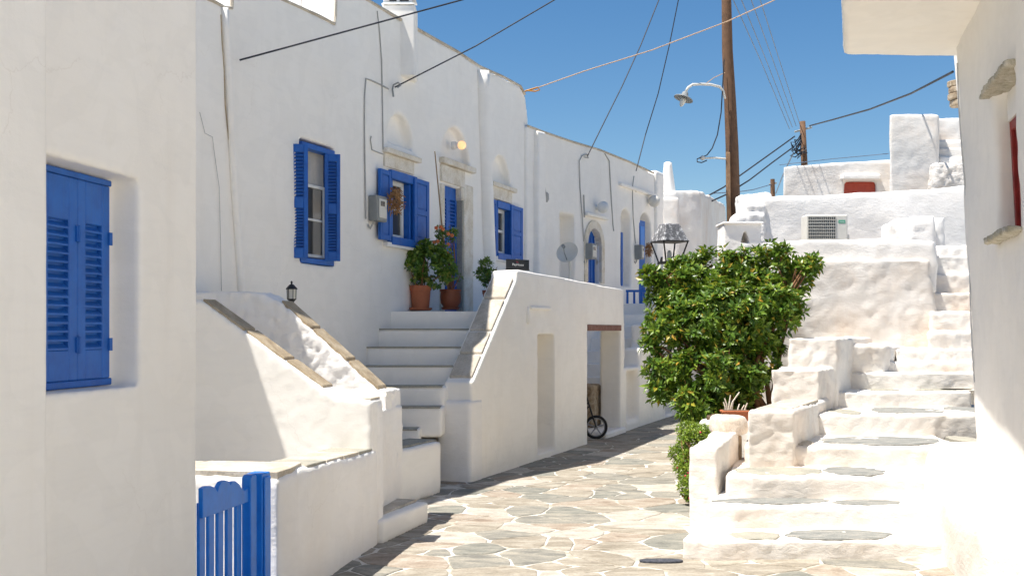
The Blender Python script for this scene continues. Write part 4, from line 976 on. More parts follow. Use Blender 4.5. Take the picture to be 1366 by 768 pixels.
# (front y-depth, top z, left px, right X, back Y)
steps = [(8.50, .150, 915, 3.35, 9.6), (9.06, .325, 945, 3.5, 10.1), (9.50, .510, 972, 3.75, 11.0), (10.27, .690, 996, 4.1, 12.0),
         (11.35, .895, 1080, 4.75, 13.2), (12.45, 1.065, 1108, 5.1, 14.3), (13.0, 1.26, 1130, 5.5, 14.2)]
for i, (y0, z1, lpx, xr, y1) in enumerate(steps):
    xl = W(lpx, 0, y0).x; dz = .26; sk = .12 * (y1 - y0)
    
    n_ = 9; xy = []
    for k in range(n_ + 1):
        t = k / n_; x = xl + (xr - xl) * t
        xy.append((x, y0 + .06 * math.sin(3 * t + i) * (.5 if i else 1) + (.10 if k == 0 else 0)))
    xy += [(xr + .3, y1), (xl + sk + .2, y1)]
    mb = MB().slab(xy, z1 - dz if i else -.08, z1)
    st_ = solid('step', 'plaster_worn', rs, mb, None, .024, .013, .007, 1, 2.6)
    specs = {0: [(1122, 715, 70, 7, 'slate'), (1010, 717, 34, 5, 'cope_grey'), (1040, 716, 0, 0, '')], 1: [(1032, 668, 78, 6, 'slate'), (1165, 674, 46, 3.5, 'slate')], 2: [(1040, 629, 60, 7, 'cope_grey'), (1150, 633, 40, 6.5, 'slate')],
             3: [(1180, 589, 82, 7, 'slate'), (1288, 586, 18, 4, 'cope_grey'), (1062, 592, 26, 4, 'cope_pale')], 4: [(1210, 547.5, 50, 4.5, 'slate'), (1125, 549, 20, 3, 'cope_grey'), (1296, 546.5, 28, 3.5, 'slate')], 5: [(1212, 513.5, 37, 6, 'cope_grey'), (1250, 515.5, 28, 5, 'cope_pale'), (1160, 517, 18, 3.5, 'cope_grey'), (1290, 515, 14, 2.5, 'slate')],
             6: [(1285, 492, 26, 1.5, 'slate'), (1182, 506.5, 16, 1.8, 'cope_grey')], 7: []}[i]
    for j, (px, py, rx, ry, mt) in enumerate(specs):
        if not rx: continue
        c = G(px, py, z1); far_ = G(px, py - ry, z1); ryy = abs(far_.y - c.y); rxx = rx / FPX * c.y
        td = (steps[i + 1][0] - y0) if i + 1 < len(steps) else .5
        ryy = min(ryy, td * .36); c.y = min(max(c.y, y0 + ryy + .09), y0 + td - ryy * .8)
        flag(rs, 'inset_stone', blob_poly(c.x, c.y, rxx, ryy, 0.03, 26, .10, i * 7 + j, 2.0), z1 - .03, z1 + .009, mt)
# upper flight
ups = thing('upper_steps', (5.6, 15.5, 0), 'narrow cream steps climbing between the retaining wall and the right house', 'steps')
for i, yt in enumerate((482, 465, 442, 415, 390, 365, 341, 328)):
    Y0 = 13.25 + i * .26; a = W((1172, 1195)[i] if i < 2 else 1236 + i * 1.5, yt, Y0); b2 = W(1345, yt, Y0)
    mb = MB().slab([(a.x, Y0), (b2.x, Y0), (b2.x, Y0 + .9), (a.x + .33, Y0 + .9)], a.z - .5, a.z)
    solid('step', 'plaster_worn', ups, mb, None, .028, .022, .013, 1, 2.6)
pw = thing('parapet_block', (W(1232, 0, 17).x, 17, 0), 'small white parapet block at the head of the narrow steps', 'wall')
PW = Pl((W(1214, 0, 16.6).x, 16.6), (1, .02)); uu = PW.u
solid('block', 'plaster_rough', pw, MB().prism(PW, [(uu(1214), 1.5), (uu(1249), 1.5), TW.uz(0, 0) if False else PW.uz(1249, 286), PW.uz(1214, 288)], -1.3, 0), None, .04, .03, .012, 3, 2)
solid('side_wall', 'plaster_rough', pw, MB().hexa([PW.P(uu(1246), -.2, 1.5), PW.P(uu(1246) + .25, -.2, 1.5), PW.P(uu(1300), -1.6, 1.5), PW.P(uu(1290), -1.6, 1.5),
      PW.P(uu(1246), -.2, PW.z(1249, 287)), PW.P(uu(1246) + .25, -.2, PW.z(1249, 287)), PW.P(uu(1300), -1.6, PW.z(1249, 296)), PW.P(uu(1290), -1.6, PW.z(1249, 296))]), None, .04, .03, .012, 3, 2)
# stepped side blocks between bush and steps
sb = thing('stepped_side_wall', (2.8, 11, 0), 'stepped lumpy white side wall between the bush and the right steps', 'wall')
def sblock(frontY, px0, px1, ytop, backY, pxb, zb, mat='plaster_worn', amp=.022):
    a, b2 = W(px0, ytop, frontY), W(px1, ytop, frontY); z1 = a.z; c = W(pxb, 0, backY)
    mb = MB().slab([(a.x, frontY), (b2.x, frontY), (c.x, backY), (c.x - (b2.x - a.x), backY + .1)], zb, z1)
    solid('block', mat, sb, mb, None, .025, amp, .014, 1, 2.2); return (a, b2, c, z1)
A1 = sblock(10.2, 999, 1060, 547, 12.0, 1106, .4)
A2 = sblock(11.75, 1028, 1092, 493, 12.6, 1118, .6)
A3 = sblock(12.4, 1052, 1117, 452, 14.3, 1166, .6)
sblock(13.1, 1120, 1180, 462, 14.4, 1215, .8, amp=.05)
for k, (a, b2) in enumerate(((.04, .5), (.52, .95))):
    aa, bb, cc, z1 = A1; wv = bb.x - aa.x; y0_, y1_ = 10.25 + a * 1.45, 10.25 + b2 * 1.45
    f_ = lambda y_: aa.x + (cc.x - bb.x) * (y_ - 10.2) / 1.8
    capstone(sb, [(f_(y0_) + .04, y0_), (f_(y0_) + wv - .05, y0_ - .02), (f_(y1_) + wv - .05, y1_ - .02), (f_(y1_) + .04, y1_)], z1 - .04, z1 + .012, 'cope_pale')
# leaning pier slab + drum stone
pier = thing('stone_pier', (1.85, 10.2, 0), 'upright cream stone pier at the foot of the right steps beside the low hedge', 'pier')
solid('pier', 'plaster_worn', pier, MB().slab([(1.56, 9.92), (1.78, 9.72), (2.20, 10.85), (1.98, 11.0)], -.05, [.70, .745, .80, .78]), None, .026, .02, .008, 3, 2.2)
drum = thing('drum_stone', (2.12, 10.95, 0), 'round thick cream stone cap on a short post beside the pier', 'stone')
c = W(972, 566, 10.9)
dr = MB(); n_ = 18; dr.lathe((c.x, c.y, c.z - .095), [(.12, -.0), (.172, .014), (.186, .05), (.185, .13), (.165, .178), (.11, .192)], 26)
solid('drum', 'drum_stone', drum, dr, None, .02, .018, .006, 2, 3)
MB().box((c.x - .12, c.y - .08, .1), (c.x + .08, c.y + .16, c.z - .09)).build('post', 'drum_stone', drum, bevel=.015)
MB().box((c.x + .04, c.y - .1, .1), (c.x + .11, c.y + .1, c.z - .1)).build('door_jamb_slate', 'brown_stone', drum, bevel=.01).name = 'edge_stone'
# planting bed
bed = thing('planting_bed', (2.6, 12.5, 0), 'white raised bed wall holding the soil of the big bush', 'planter')
solid('wall', 'plaster_worn', bed, MB().slab([(1.95, 11.75), (2.95, 11.3), (3.9, 13.9), (2.4, 14.2)], 0, .80), None, .045, .03, .01, 3)
MB().slab([(2.05, 11.85), (2.9, 11.45), (3.7, 13.8), (2.5, 14.1)], .6, .835).build('soil', 'soil', bed)
# terracotta box with dry twigs
tb = thing('terracotta_planter', W(979, 553, 11.3), 'small terracotta trough with dry twigs behind the round stone', 'planter')
c = W(980, 548, 11.3); zb5 = c.z - .05
MB().hexa([(c.x - .11, c.y - .06, zb5 - .1), (c.x + .11, c.y - .06, zb5 - .1), (c.x + .11, c.y + .06, zb5 - .1), (c.x - .11, c.y + .06, zb5 - .1), (c.x - .13, c.y - .075, zb5 + .05), (c.x + .13, c.y - .075, zb5 + .05), (c.x + .13, c.y + .075, zb5 + .05), (c.x - .13, c.y + .075, zb5 + .05)]).build('trough', 'terracotta', tb, bevel=.006)
MB().box((c.x - .137, c.y - .082, zb5 + .036), (c.x + .137, c.y + .082, zb5 + .06)).build('rim', 'terracotta', tb, bevel=.006)
MB().box((c.x - .12, c.y - .07, zb5 + .045), (c.x + .12, c.y + .07, zb5 + .0625)).build('soil', 'soil', tb)
m = MB(); rr = random.Random(9)
for (dx, h, lx) in ((-.07, .13, -.03), (-.06, .16, .02), (-.05, .19, .10), (-.03, .11, .02), (.03, .07, .02), (.07, .06, .03), (.10, .08, .03), (-.09, .09, -.02)):
    p = Vector((c.x + dx, c.y, zb5 + .05)); m.tube([p, p + Vector((lx * .3, 0, h * .5)), p + Vector((lx, .01, h))], .009, 5, .006)
m.build('dry_stems', 'drum_stone', tb)

# right low parapet / bench along the steps
bn = thing('bench_wall', (3.6, 8.5, 0), 'low bright white bench wall along the foot of the right house', 'wall')
solid('wall', 'plaster_worn', bn, MB().slab([(3.02, 6.0), (3.02, 7.2), (3.26, 8.6), (3.50, 9.6), (3.95, 10.6), (5.2, 10.6), (5.2, 6.0)], -.1, [.44, .46, .50, .58, .70, .72, .5]), None, .045, .02, .006, 5)
# =================================================================== RIGHT HOUSE
RH = Pl((4.08, 9.84), (-.27, -1.0))              # faces the lane (left)
rh = thing('house', (5.5, 8, 0), 'shaded white house at the right edge with a flat overhanging slab and a red window', 'house')
def rP(Y, n, z, lean=True):
    x = 4.08 + .27 * (Y - 9.84); x -= .055 * max(0, z - .7)
    return Vector((x - n, Y + n * .27, z))
pos = MB().hexa([rP(3, 0, .3), rP(9.84, 0, .3), (8, 10.6, .3), (8, 3, .3), rP(3, 0, 6), rP(9.84, 0, 6), (8, 10.6, 6), (8, 3, 6)])
MB().slab([(2.25, 2.9), (1.7, -9), (9, -9), (9, 2.9)], 0, 3.7).build('bounce_wing', 'plaster_smooth', rh)  # unseen wing behind the camera, added to bounce sunlight onto the shaded walls
def YR(px, z):
    k = (px - CX) / FPX; return (4.08 - .27 * 9.84 - .055 * max(0, z - .7)) / (k - .27)
yw1 = YR(1328, 3.0); yw0 = yw1 - .85; wz0, wz1 = 2.42, 3.44
neg = [MB().hexa([rP(yw0, .3, wz0), rP(yw1, .3, wz0), rP(yw1, -.30, wz0), rP(yw0, -.30, wz0), rP(yw0, .3, wz1), rP(yw1, .3, wz1), rP(yw1, -.30, wz1), rP(yw0, -.30, wz1)])]
solid('wall', 'plaster_smooth', rh, pos, neg, .045, .022, .006, 3, 1.2)
def rbox(y0, y1, n0, n1, z0, z1):
    return MB().hexa([rP(y0, n0, z0), rP(y1, n0, z0), rP(y1, n1, z0), rP(y0, n1, z0), rP(y0, n0, z1), rP(y1, n0, z1), rP(y1, n1, z1), rP(y0, n1, z1)])
rbox(yw1 - .065, yw1 - .005, -.17, -.10, wz0 + .02, wz1 - .20).build('window_frame', 'red_paint', rh, bevel=.004)
rbox(yw0 + .005, yw0 + .07, -.17, -.10, wz0 + .02, wz1 - .20).build('window_frame', 'red_paint', rh, bevel=.004)
rbox(yw0 + .07, yw1 - .065, -.17, -.10, wz1 - .27, wz1 - .201).build('window_head', 'red_paint', rh, bevel=.004)
rbox(yw0 + .07, yw1 - .066, -.15, -.125, wz0 + .02, wz1 - .27).build('shutter', 'red_paint', rh, bevel=.004)
rbox(yw0 + .005, yw1 - .005, -.29, -.09, wz1 - .199, wz1 + .0).build('window_head_wall', 'plaster_smooth', rh)
def rough_slab(y0, y1, n0, n1, z0, z1, name, sd):
    m = rbox(y0, y1, n0, n1, z0, z1); return solid(name, 'mould_stone', rh, m, None, .018, .015, .012, 1, 5)
rough_slab(yw0 - .1, yw1 + .10, -.1, .07, wz1 - .01, wz1 + .035, 'lintel_slab', 1)
rough_slab(yw0 - .1, yw1 + .08, -.1, .10, wz0 - .045, wz0 + .0, 'sill_slab', 2)
zo = 4.2
e = [W(1125, 79, 10.07), W(1290, 70, 9.9)]
solid('overhang_slab', 'plaster_cream', rh, MB().hexa([(2.97, 10.07, zo), (2.97 - .31 * 7, 3.0, zo), (8, 3, zo), (8, 10.3, zo), (2.97, 10.07, zo + .25), (2.97 - .31 * 7, 3.0, zo + .25), (8, 3, zo + .25), (8, 10.3, zo + .25)]), None, .045, .006, .003, 1)
solid('rear_corner', 'plaster_smooth', rh, MB().hexa([tuple(W(1283, 195, 10.4)), (4.9, 10.4, W(0, 195, 10.4).z), (4.9, 11.6, W(0, 195, 10.4).z), tuple(W(1285, 195, 11.6)),
      tuple(W(1271, 60, 10.4)), (4.9, 10.4, W(0, 60, 10.4).z), (4.9, 11.6, W(0, 60, 10.4).z), tuple(W(1273, 60, 11.6))]), None, .035, .006, .003, 2)
m = MB(); m.tube([rP(9.70, .012, z_) + Vector((.01 * math.sin(z_ * 3), 0, 0)) for z_ in [1.3 + .25 * i for i in range(12)]], .006, 6); m.build('cable', 'pvc_grey', rh)

# =================================================================== BUSH, HEDGE
bush = thing('bush', (2.6, 12.9, .8), 'large dense green bush with glossy leaves beside the right steps', 'bush')
def lobe(px, py, rpx, Y, ry=None): c = W(px, py, Y); r = rpx / FPX * Y; return (c, (r, (ry or r * .95), r))
lobes = [lobe(898, 386, 32, 13.0), lobe(886, 440, 26, 12.7), lobe(893, 492, 30, 12.6), lobe(912, 415, 34, 12.9), lobe(905, 358, 14, 13.2), lobe(1080, 352, 12, 12.9), lobe(942, 372, 38, 13.3), lobe(985, 365, 34, 13.2), lobe(1032, 357, 32, 13.1), lobe(1062, 372, 22, 12.9),
         lobe(950, 430, 56, 12.8), lobe(1000, 420, 48, 12.9), lobe(1038, 405, 32, 12.8), lobe(940, 500, 48, 12.5), lobe(985, 490, 42, 12.7), lobe(1010, 465, 32, 12.9), lobe(925, 540, 26, 12.3), lobe(968, 530, 30, 12.5), lobe(870, 366, 13, 12.9), lobe(866, 462, 9, 12.6), lobe(880, 520, 15, 12.5), lobe(1040, 335, 12, 13), lobe(1050, 425, 18, 12.7)]
C, N_ = crown_points(lobes, 250, (.40, 1.09), 4, .12)
leaves_mesh('leaves', C, N_, .102, .042, 8, 'leaf_bush', bush, 0.95)
m = MB(); base = Vector((2.75, 12.9, .8)); rr = random.Random(2)
for k in range(44):
    c, r = lobes[k % len(lobes)]; p = base + Vector((rr.uniform(-.25, .25), rr.uniform(-.2, .2), 0)); e_ = Vector(c) + Vector((rr.uniform(-.6, .6) * r[0], rr.uniform(-.5, .3) * r[1], rr.uniform(-.2, .75) * r[2]))
    mid = (p + e_) / 2 + Vector((rr.gauss(0, .12), rr.gauss(0, .12), rr.gauss(0, .08)))
    q1_ = p.lerp(mid, .5) + Vector((rr.gauss(0, .04), 0, 0)); q2_ = mid.lerp(e_, .5) + Vector((rr.gauss(0, .05), rr.gauss(0, .05), .03))
    m.tube([p, q1_, mid, q2_, e_], [.035, .028, .021, .015, .007], 7)
    for j in range(3):
        s_ = mid.lerp(e_, rr.uniform(0, .9)); m.tube([s_, s_ + Vector((rr.gauss(0, .13), rr.gauss(0, .13), rr.uniform(.02, .22)))], .008, 5, .004)
m.build('branches', 'bark', bush, smooth=True)
hedge = thing('hedge', (1.85, 11.4, 0), 'small bright green shrub with tiny pink flowers between the bush and the pier', 'shrub')
lob = [lobe(930, 590, 26, 11.6), lobe(922, 622, 22, 11.4), lobe(924, 648, 18, 11.2), lobe(908, 605, 14, 11.6), lobe(948, 585, 16, 11.5), lobe(918, 575, 14, 11.7), lobe(926, 662, 10, 11.15)]
C, N_ = crown_points(lob, 900, (.5, 1.0), 8, .5)
leaves_mesh('leaves', C, N_, .036, .017, 6, 'leaf_hedge', hedge, 1.1)
m = MB(); rr = random.Random(4)
for k in range(26):
    c, r = lob[rr.randrange(len(lob))]; d = Vector((rr.gauss(0, 1), -abs(rr.gauss(0, 1)), rr.gauss(0, 1))).normalized(); p = Vector(c) + Vector((d.x * r[0], d.y * r[1], d.z * r[2])) * 1.02
    m.lathe(p, [(.003, -.008), (.010, 0), (.011, .006), (.003, .010)], 6, d)
m.build('flowers', 'flower_pink', hedge, kind='stuff')
m = MB()
for k in range(8): m.tube([(1.9 + rr.uniform(-.1, .1), 11.35 + rr.uniform(-.1, .1), 0), (1.85 + rr.uniform(-.15, .15), 11.4, .35), (1.85 + rr.uniform(-.2, .2), 11.5, .62)], .008, 5, .004)
m.build('stems', 'bark', hedge)

# =================================================================== POTTED PLANTS
def pot_plant(px, ybase, Y, rtop, rbot, hgt, mat, label, lobes_, flw=None, dens=700, leafL=.06, leafW=.045, cane=None, bowl=False, saucer=True, stems=10, seed=1):
    b0 = W(px, ybase, Y); root = thing('potted_plant', b0, label, 'potted plant'); z = b0.z
    if saucer:
        m = MB(); m.lathe(b0, [(rbot * 1.15, 0), (rbot * 1.35, .015), (rbot * 1.38, .035), (rbot * 1.2, .03), (rbot * 1.0, .018)], 26); m.build('saucer', mat, root, smooth=False)
    m = MB()
    if bowl: prof = [(rbot, .02), (rbot * 1.05, .03), (rtop * .98, hgt * .35), (rtop * 1.03, hgt * .6), (rtop * .98, hgt * .88), (rtop * 1.07, hgt * .9), (rtop * 1.07, hgt), (rtop * .95, hgt), (rtop * .9, hgt * .9)]
    else: prof = [(rbot, .02), (rtop * .93, hgt * .80), (rtop * 1.0, hgt * .81), (rtop * 1.03, hgt), (rtop * .93, hgt), (rtop * .88, hgt * .9)]
    m.lathe(b0, prof, 30); o = m.build('pot', mat, root); smooth_by_angle(o.data, .5)
    m = MB(); m.lathe(b0, [(rtop * .90, hgt * .88), (rtop * .5, hgt * .93)], 20); m.build('soil', 'soil', root)
    lb = [lobe(a, b2, r, Y) for a, b2, r in lobes_]
    C, N2 = crown_points(lb, dens, (.3, 1.0), seed, .25); leaves_mesh('leaves', C, N2, leafL, leafW, 5, 'leaf_pot', root, 1.1)
    rr = random.Random(seed); m = MB()
    for k in range(stems):
        c, r = lb[k % len(lb)]; p = b0 + Vector((rr.uniform(-.4, .4) * rtop, rr.uniform(-.4, .4) * rtop, hgt * .9)); e_ = Vector(c) + Vector((rr.gauss(0, .3) * r[0], rr.gauss(0, .3) * r[1], rr.uniform(-.2, .5) * r[2]))
        m.tube([p, p.lerp(e_, .5) + Vector((rr.gauss(0, .03), rr.gauss(0, .03), .03)), e_], .009, 6, .004)
    m.build('stems', 'twig', root)
    if cane:
        m = MB(); m.tube([b0 + Vector((cane[0][0], 0, hgt * .5)), W(*cane[1], Y - .02)], .012, 6, .008); m.build('cane', 'cane', root)
    if flw:
        for (a, b2) in flw:
            m = MB(); p = W(a, b2, Y - .12)
            for j in range(5):
                an = 2 * math.pi * j / 5; m.lathe(p + Vector((math.cos(an) * .013, -.01, math.sin(an) * .013)), [(.004, -.006), (.014, 0), (.010, .01)], 7, (math.cos(an) * .6, -1, math.sin(an) * .6))
            m.build('flower', 'flower_orange', root)
    return root
pot_plant(561, 414, 14.75, .142, .112, .325, 'terracotta', 'leafy geranium in a straight orange terracotta pot left of the blue door',
          [(538, 345, 15), (552, 360, 20), (575, 345, 18), (580, 365, 18), (560, 342, 14), (596, 358, 14), (588, 340, 12), (531, 337, 9), (569, 330, 9)], dens=230, leafL=.065, leafW=.055, seed=3)
pot_plant(601, 413, 15.0, .135, .09, .27, 'terracotta_dark', 'orange flowering plant tied to a tall cane in a dark glazed terracotta pot',
          [(590, 318, 10), (597, 332, 10), (603, 312, 8), (594, 345, 9), (600, 300, 0.1), (612, 370, 4), (588, 306, 5)], flw=[(582, 304), (588, 303), (591, 306), (598, 312), (603, 314), (579, 323), (584, 322), (588, 337), (594, 345), (596, 338), (598, 326), (585, 327)], dens=420, leafL=.04, leafW=.028,
          cane=((-.02,), (580, 202)), bowl=True, seed=5)
# the plant behind the side wall
pot_plant(655, 414, 15.6, .12, .10, .28, 'terracotta', 'leafy plant half hidden behind the top of the stair wall', [(648, 352, 8), (645, 366, 10), (652, 376, 8), (658, 362, 6), (664, 358, 4), (668, 372, 6)], dens=420, leafL=.05, leafW=.03, seed=6)

# =================================================================== STREET LANTERN BEHIND THE BUSH
lc = W(893, 355, 13.9); sln = thing('street_lamp', (lc.x, lc.y, .8), 'square black street lantern with a flaking metal roof rising behind the bush', 'street lamp')
def frust(z0, r0, z1, r1, ro=.35):
    out = []
    for z_, r in ((z0, r0), (z1, r1)):
        for k in range(4):
            a = ro + math.pi / 2 * k + math.pi / 4; out.append(Vector((lc.x + r * 1.414 * math.cos(a), lc.y + r * 1.414 * math.sin(a), z_)))
    return out
zr = W(893, 322, 13.9).z; zt5 = W(893, 299, 13.9).z; zb6 = W(893, 349, 13.9).z
MB().hexa(frust(zr, .175, zt5, .09)).build('roof', 'zinc_flaked', sln, bevel=.004)
MB().hexa(frust(zr - .012, .178, zr, .178)).build('roof_rim', 'black_iron', sln)
f0 = frust(zb6, .10, zr - .012, .165)
for k in range(4):
    MB().tube([f0[k], f0[k + 4]], .010, 6).build('corner_bar', 'black_iron', sln)
for k in range(4):
    j = (k + 1) % 4; MB().add([f0[k] * 1, f0[j] * 1, f0[j + 4] * 1, f0[k + 4] * 1], [(0, 1, 2, 3)])
MB().hexa(frust(zb6 - .03, .11, zb6, .11)).build('base_plate', 'black_iron', sln)
MB().lathe((lc.x, lc.y, 0.85), [(.05, 0), (.03, .1), (.025, zb6 - .90)], 12).build('post', 'black_iron', sln)
m = MB()
for sx in (-1, 1):
    c = Vector((lc.x + sx * .045 + .08, lc.y - .12, zb6 + .02)); m.tube([c + Vector((.035 * math.cos(a), 0, .035 * math.sin(a))) for a in [2 * math.pi * i / 12 for i in range(13)]], .006, 5, cap=False)
m.tube([(lc.x - .12, lc.y - .12, zb6 - .02), (lc.x - .11, lc.y - .12, zb6 + .05)], .02, 8, .012); m.tube([(lc.x + .2, lc.y - .12, zb6 - .04), (lc.x + .2, lc.y - .12, zb6 + .05)], .02, 8, .012)
m.build('scroll', 'black_iron', sln)
MB().lathe((lc.x, lc.y, zb6), [(.02, 0), (.03, .05), (.03, .11), (.012, .14)], 12).build('bulb', 'glass_frost', sln)

# =================================================================== POLES AND WIRES
pole = thing('utility_pole', W(980, 300, 19.2), 'big weathered wooden utility pole with a curved lamp arm rising behind the white walls', 'utility pole')
YP = 19.2
pt_ = lambda px, py, Y=YP: W(px, py, Y)
m = MB(); top = W(966, -60, YP); bot = W(980, 297, YP); bot2 = bot + (bot - top) * .8
pts_ = [bot2.lerp(top, i / 10) + Vector((.01 * math.sin(i * 2.2), 0, 0)) for i in range(11)]; m.tube(pts_, .165, 16, .075); m.build('post', 'pole_wood', pole, smooth=True)
m = MB(); m.hexa([W(969.5, 320, YP - .2), W(975.5, 320, YP - .2), W(975.5, 320, YP - .12), W(969.5, 320, YP - .12), W(968.5, 203, YP - .2), W(974, 203, YP - .2), W(974, 203, YP - .12), W(968.5, 203, YP - .12)]); m.build('splint_board', 'pole_light', pole, bevel=.008)
m = MB(); m.tube([W(967, 132, YP - .15), W(965, 122, YP - .17), W(960, 116, YP - .2), (W(948, 113, YP - .25)), W(935, 112.5, YP - .3), W(924, 113, YP - .35), W(918, 117, YP - .38), W(915, 122, YP - .4)], .022, 8); m.build('lamp_arm', 'off_white', pole, smooth=True)
hc = W(914.5, 124, YP - .4); ax = Vector((.35, 0, -1)).normalized() * 1; ax = Vector((-.35, -.1, -1)).normalized()
m = MB(); m.lathe(hc, [(.03, -.02), (.05, 0), (.06, .05), (.16, .10), (.165, .115), (.15, .11), (.04, .06)], 22, ax); m.build('lamp_shade', 'meter_grey', pole, smooth=True)
m = MB(); m.lathe(hc + ax * .1, [(.05, 0), (.05, .06), (.03, .13), (.01, .15)], 14, ax); m.build('bulb', 'off_white', pole, smooth=True)
m = MB(); m.tube([W(940, 113, YP - .3), W(952, 104, YP - .2), W(967, 97, YP - .1)], .007, 5); m.build('stay_wire', 'cable_tan', pole)
m = MB(); m.tube([W(968, 212, YP - .2), W(953, 210.5, YP - .22), W(940, 211, YP - .25)], .016, 6); m.lathe(W(940, 211, YP - .25), [(.03, 0), (.045, .04), (.02, .08)], 10, (-1, 0, .1)); m.build('bracket', 'off_white', pole)
m = MB(); m.tube([W(966, 80, YP - .16), W(964, 115, YP - .18), W(962, 150, YP - .2), W(957, 180, YP - .22), W(950, 198, YP - .24), W(943, 207, YP - .26), W(936, 210, YP - .27), W(930, 212, YP - .27), W(930, 216, YP - .27), W(936, 217, YP - .27), W(943, 214, YP - .26)], .010, 6); m.build('hanging_cable', 'cable_black', pole)
Y2 = 34
p2 = thing('utility_pole', W(1072, 225, Y2), 'smaller distant utility pole with tangled black cables above the white wall', 'utility pole')
m = MB(); m.tube([W(1074, 300, Y2), W(1073, 220, Y2), W(1070.5, 162, Y2)], .11, 12, .085); m.build('post', 'pole_wood', p2, smooth=True)
m = MB(); rr = random.Random(12)
for k in range(7):
    a = W(1069, 178 + k * 2, Y2 - .15); b2 = W(1056 + rr.uniform(-3, 12), 186 + k * 3.6, Y2 - .2); c = W(1069 + rr.uniform(0, 10), 200 + rr.uniform(-6, 8), Y2 - .15)
    m.tube([a, a.lerp(b2, .6) + Vector((0, 0, -.1)), b2, b2.lerp(c, .5) + Vector((-.1, 0, -.15)), c], .018, 5)
m.build('cable_tangle', 'cable_black', p2)
m = MB(); m.tube([W(1060, 176, Y2), W(1083, 170, Y2)], .03, 6); m.build('crossarm', 'meter_grey', p2)
Y3 = 46
p3 = thing('utility_pole', W(1031, 262, Y3), 'farthest small utility pole just over the terrace wall', 'utility pole')
MB().tube([W(1031.5, 300, Y3), W(1030.5, 239, Y3)], .11, 10, .09).build('post', 'pole_wood', p3)
MB().tube([W(1026, 246, Y3), W(1036, 244, Y3)], .04, 6).build('crossarm', 'meter_grey', p3)
def wire(name, pts, r, mat, label, sag=0.0, n=20):
    m = MB(); P_ = [Vector(p) for p in pts]; out = []
    if len(P_) == 2:
        for i in range(n + 1):
            t = i / n; q_ = P_[0].lerp(P_[1], t); q_.z -= sag * 4 * t * (1 - t); out.append(q_)
    else: out = P_
    m.tube(out, r, 6); return tag(m.build(name, mat), label, 'cable')
fp = lambda px, py, n=.06: F.P(F.u(px), n, F.z(px, py))
bp = lambda px, py, n=.06: Bq.P(Bq.u(px), n, Bq.z(px, py))
wire('overhead_cable', [fp(313, 81), W(617, 0, 13.0), W(830, -60, 14.5)], .009, 'cable_black', 'black cable running from the left of the tall house up past the chimney')
wire('overhead_cable', [fp(521, 117), W(634, 62, 15.2), W(740, 0, 15.8), W(900, -98, 16.6)], .009, 'cable_black', 'black cable fixed by a twisted end between chimney and middle window')
m_ = wire('overhead_cable', [fp(700, 122), W(780, 95, 18.9), W(870, 67, 18.8), W(970, 29, 18.7), W(1030, 2, 18.6), W(1200, -90, 18.2)], .009, 'cable_tan', 'tan cable crossing in front of the big pole from the tall house corner')
wire('overhead_cable', [bp(780, 208), W(805, 165, 21.5), W(830, 115, 21.8), W(855, 60, 22.2), W(879, 0, 22.6), W(905, -70, 23)], .011, 'cable_black', 'left of the two steep black cables rising from the lower house')
wire('overhead_cable', [bp(845, 228), W(861, 180, 24.2), W(878, 125, 24), W(893, 60, 23.8), W(905, 0, 23.6), W(916, -70, 23.4)], .011, 'cable_black', 'right of the two steep black cables rising from the lower house')
wire('overhead_cable', [W(1080, 168, Y2), W(1110, 160, 30), W(1160, 146, 26), W(1215, 125, 22), W(1271, 96, 17)], .020, 'cable_black', 'thick black cable from the distant pole to the right house')
wire('overhead_cable', [W(1060, 182, Y2), W(1035, 200, 33), W(1000, 225, 32), W(965, 250, 31), W(943, 262, 30)], .022, 'cable_black', 'upper of two thick black cables joining the distant pole to the lane-end house')
wire('overhead_cable', [W(1060, 195, Y2), W(1030, 217, 33), W(1000, 240, 32), W(970, 259, 31), W(950, 268, 30)], .022, 'cable_black', 'lower of two thick black cables joining the distant pole to the lane-end house')
for k, (x0, x1) in enumerate(((978, 1053), (989, 1057), (1002, 1062), (1014, 1067))):
    wire('overhead_cable', [W(x0 - 12, -40, 20), W(x0, 0, 21), W((x0 + x1) / 2, 83, 27), W(x1, 172 - k * 2, Y2)], .010, 'thin_wire', ['leftmost', 'second from left', 'third from left', 'rightmost'][k] + ' of the four thin parallel wires slanting down to the distant pole')['group'] = 'thin parallel wires to the distant pole'
wire('overhead_cable', [W(1058, 205, Y2), W(1045, 232, 38), W(1035, 258, Y3)], .02, 'thin_wire', 'thin wire from the tangled pole down to the farthest pole')
wire('overhead_cable', [W(1029, 246, Y3), W(1005, 253, 42), W(985, 256, 38), W(950, 258, 32)], .016, 'thin_wire', 'thin wire from the farthest pole to the lane-end house')
wire('overhead_cable', [W(1040, 220, 32), W(1110, 212, 30), W(1185, 205, 26)], .010, 'thin_wire', 'thin wire skimming above the upper red-windowed house')
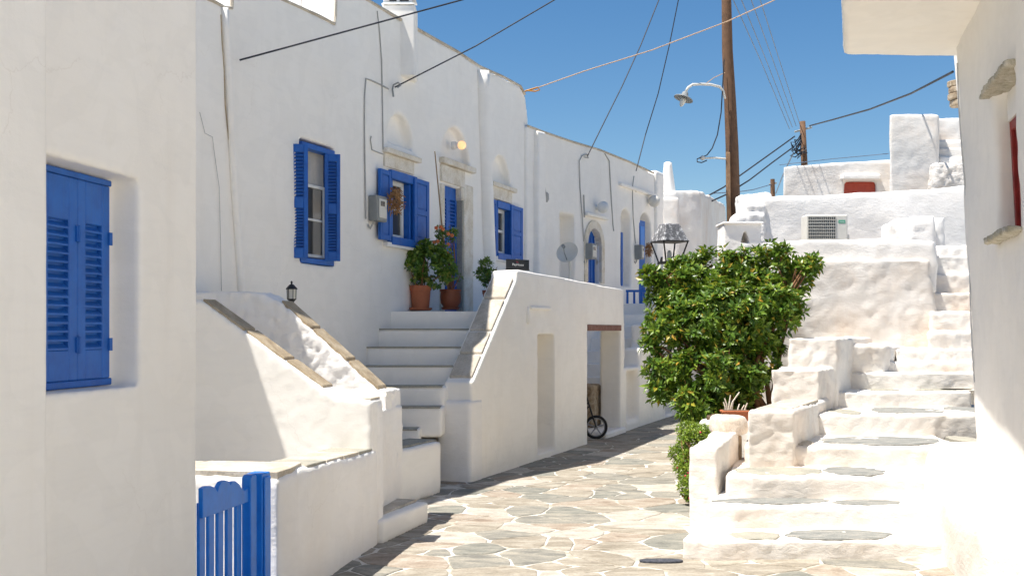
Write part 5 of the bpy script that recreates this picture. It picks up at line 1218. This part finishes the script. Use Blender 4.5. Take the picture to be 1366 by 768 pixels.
# insulator loops + orange knot
m = MB(); c = fp(521, 117, .04); m.tube([c + Vector((0, 0, -.12)), c + Vector((-.01, -.02, -.03)), c + Vector((0, 0, .03)), c + Vector((.06, 0, .06)), c + Vector((.09, .02, .03)), c + Vector((.05, 0, 0))], .012, 6)
tag(m.build('cable_hook', 'meter_grey'), 'small grey wire hook on the tall house where a black cable ends', 'hook')
m = MB(); c = W(700, 122, 18.92); m.tube([c, W(708, 119.5, 18.9), W(717, 117, 18.9), W(720, 120, 18.9), W(714, 122, 18.9), W(704, 121, 18.9)], .014, 6)
tag(m.build('cable_knot', 'cable_orange'), 'orange rope knot at the corner of the tall house roof', 'rope')
# surface conduits on facades
def conduit(parent, pl, pts, r=.010, mat='cable_grey', n=.012):
    m = MB(); m.tube([pl.P(pl.u(a), n, pl.z(a, b2)) for a, b2 in pts], r, 6); return m.build('conduit', mat, parent)
conduit(tall, F, [(487, 292), (486, 240), (485, 180), (485, 130), (487, 105), (495, 108), (510, 115), (517, 119)])
conduit(tall, F, [(502, 15), (505, 40), (508, 80), (509, 130), (510, 200)], .008)
conduit(tall, F, [(494, 182), (493, 187), (495, 200), (502, 203), (510, 206)], .008)
conduit(tall, F, [(265, 150), (272, 178), (282, 183), (284, 200), (291, 250), (293, 330), (294, 388)], .003)
conduit(sec, Bq, [(723, 176), (724, 205), (726, 248), (727, 265)], .014); conduit(sec, Bq, [(719, 176), (720, 210), (724, 250)], .01)
conduit(sec, Bq, [(779, 210), (784, 211), (782, 206), (776, 208), (772, 215), (773, 250), (776, 290), (778, 322)], .010)
conduit(sec, Bq, [(806, 205), (812, 215), (815, 270), (817, 300), (818, 308)], .012, 'cable_grey'); conduit(sec, Bq, [(778, 260), (779, 290)], .012)
conduit(sec, Bq, [(845, 235), (843, 250), (848, 256), (843, 252), (844, 290), (847, 325)], .010)
m = MB(); c = Bq.P(Bq.u(727), .03, Bq.z(727, 262)); m.lathe(c, [(.02, -.10), (.045, -.05), (.04, .04), (.015, .07)], 10); m.build('junction_box', 'cable_grey', sec)
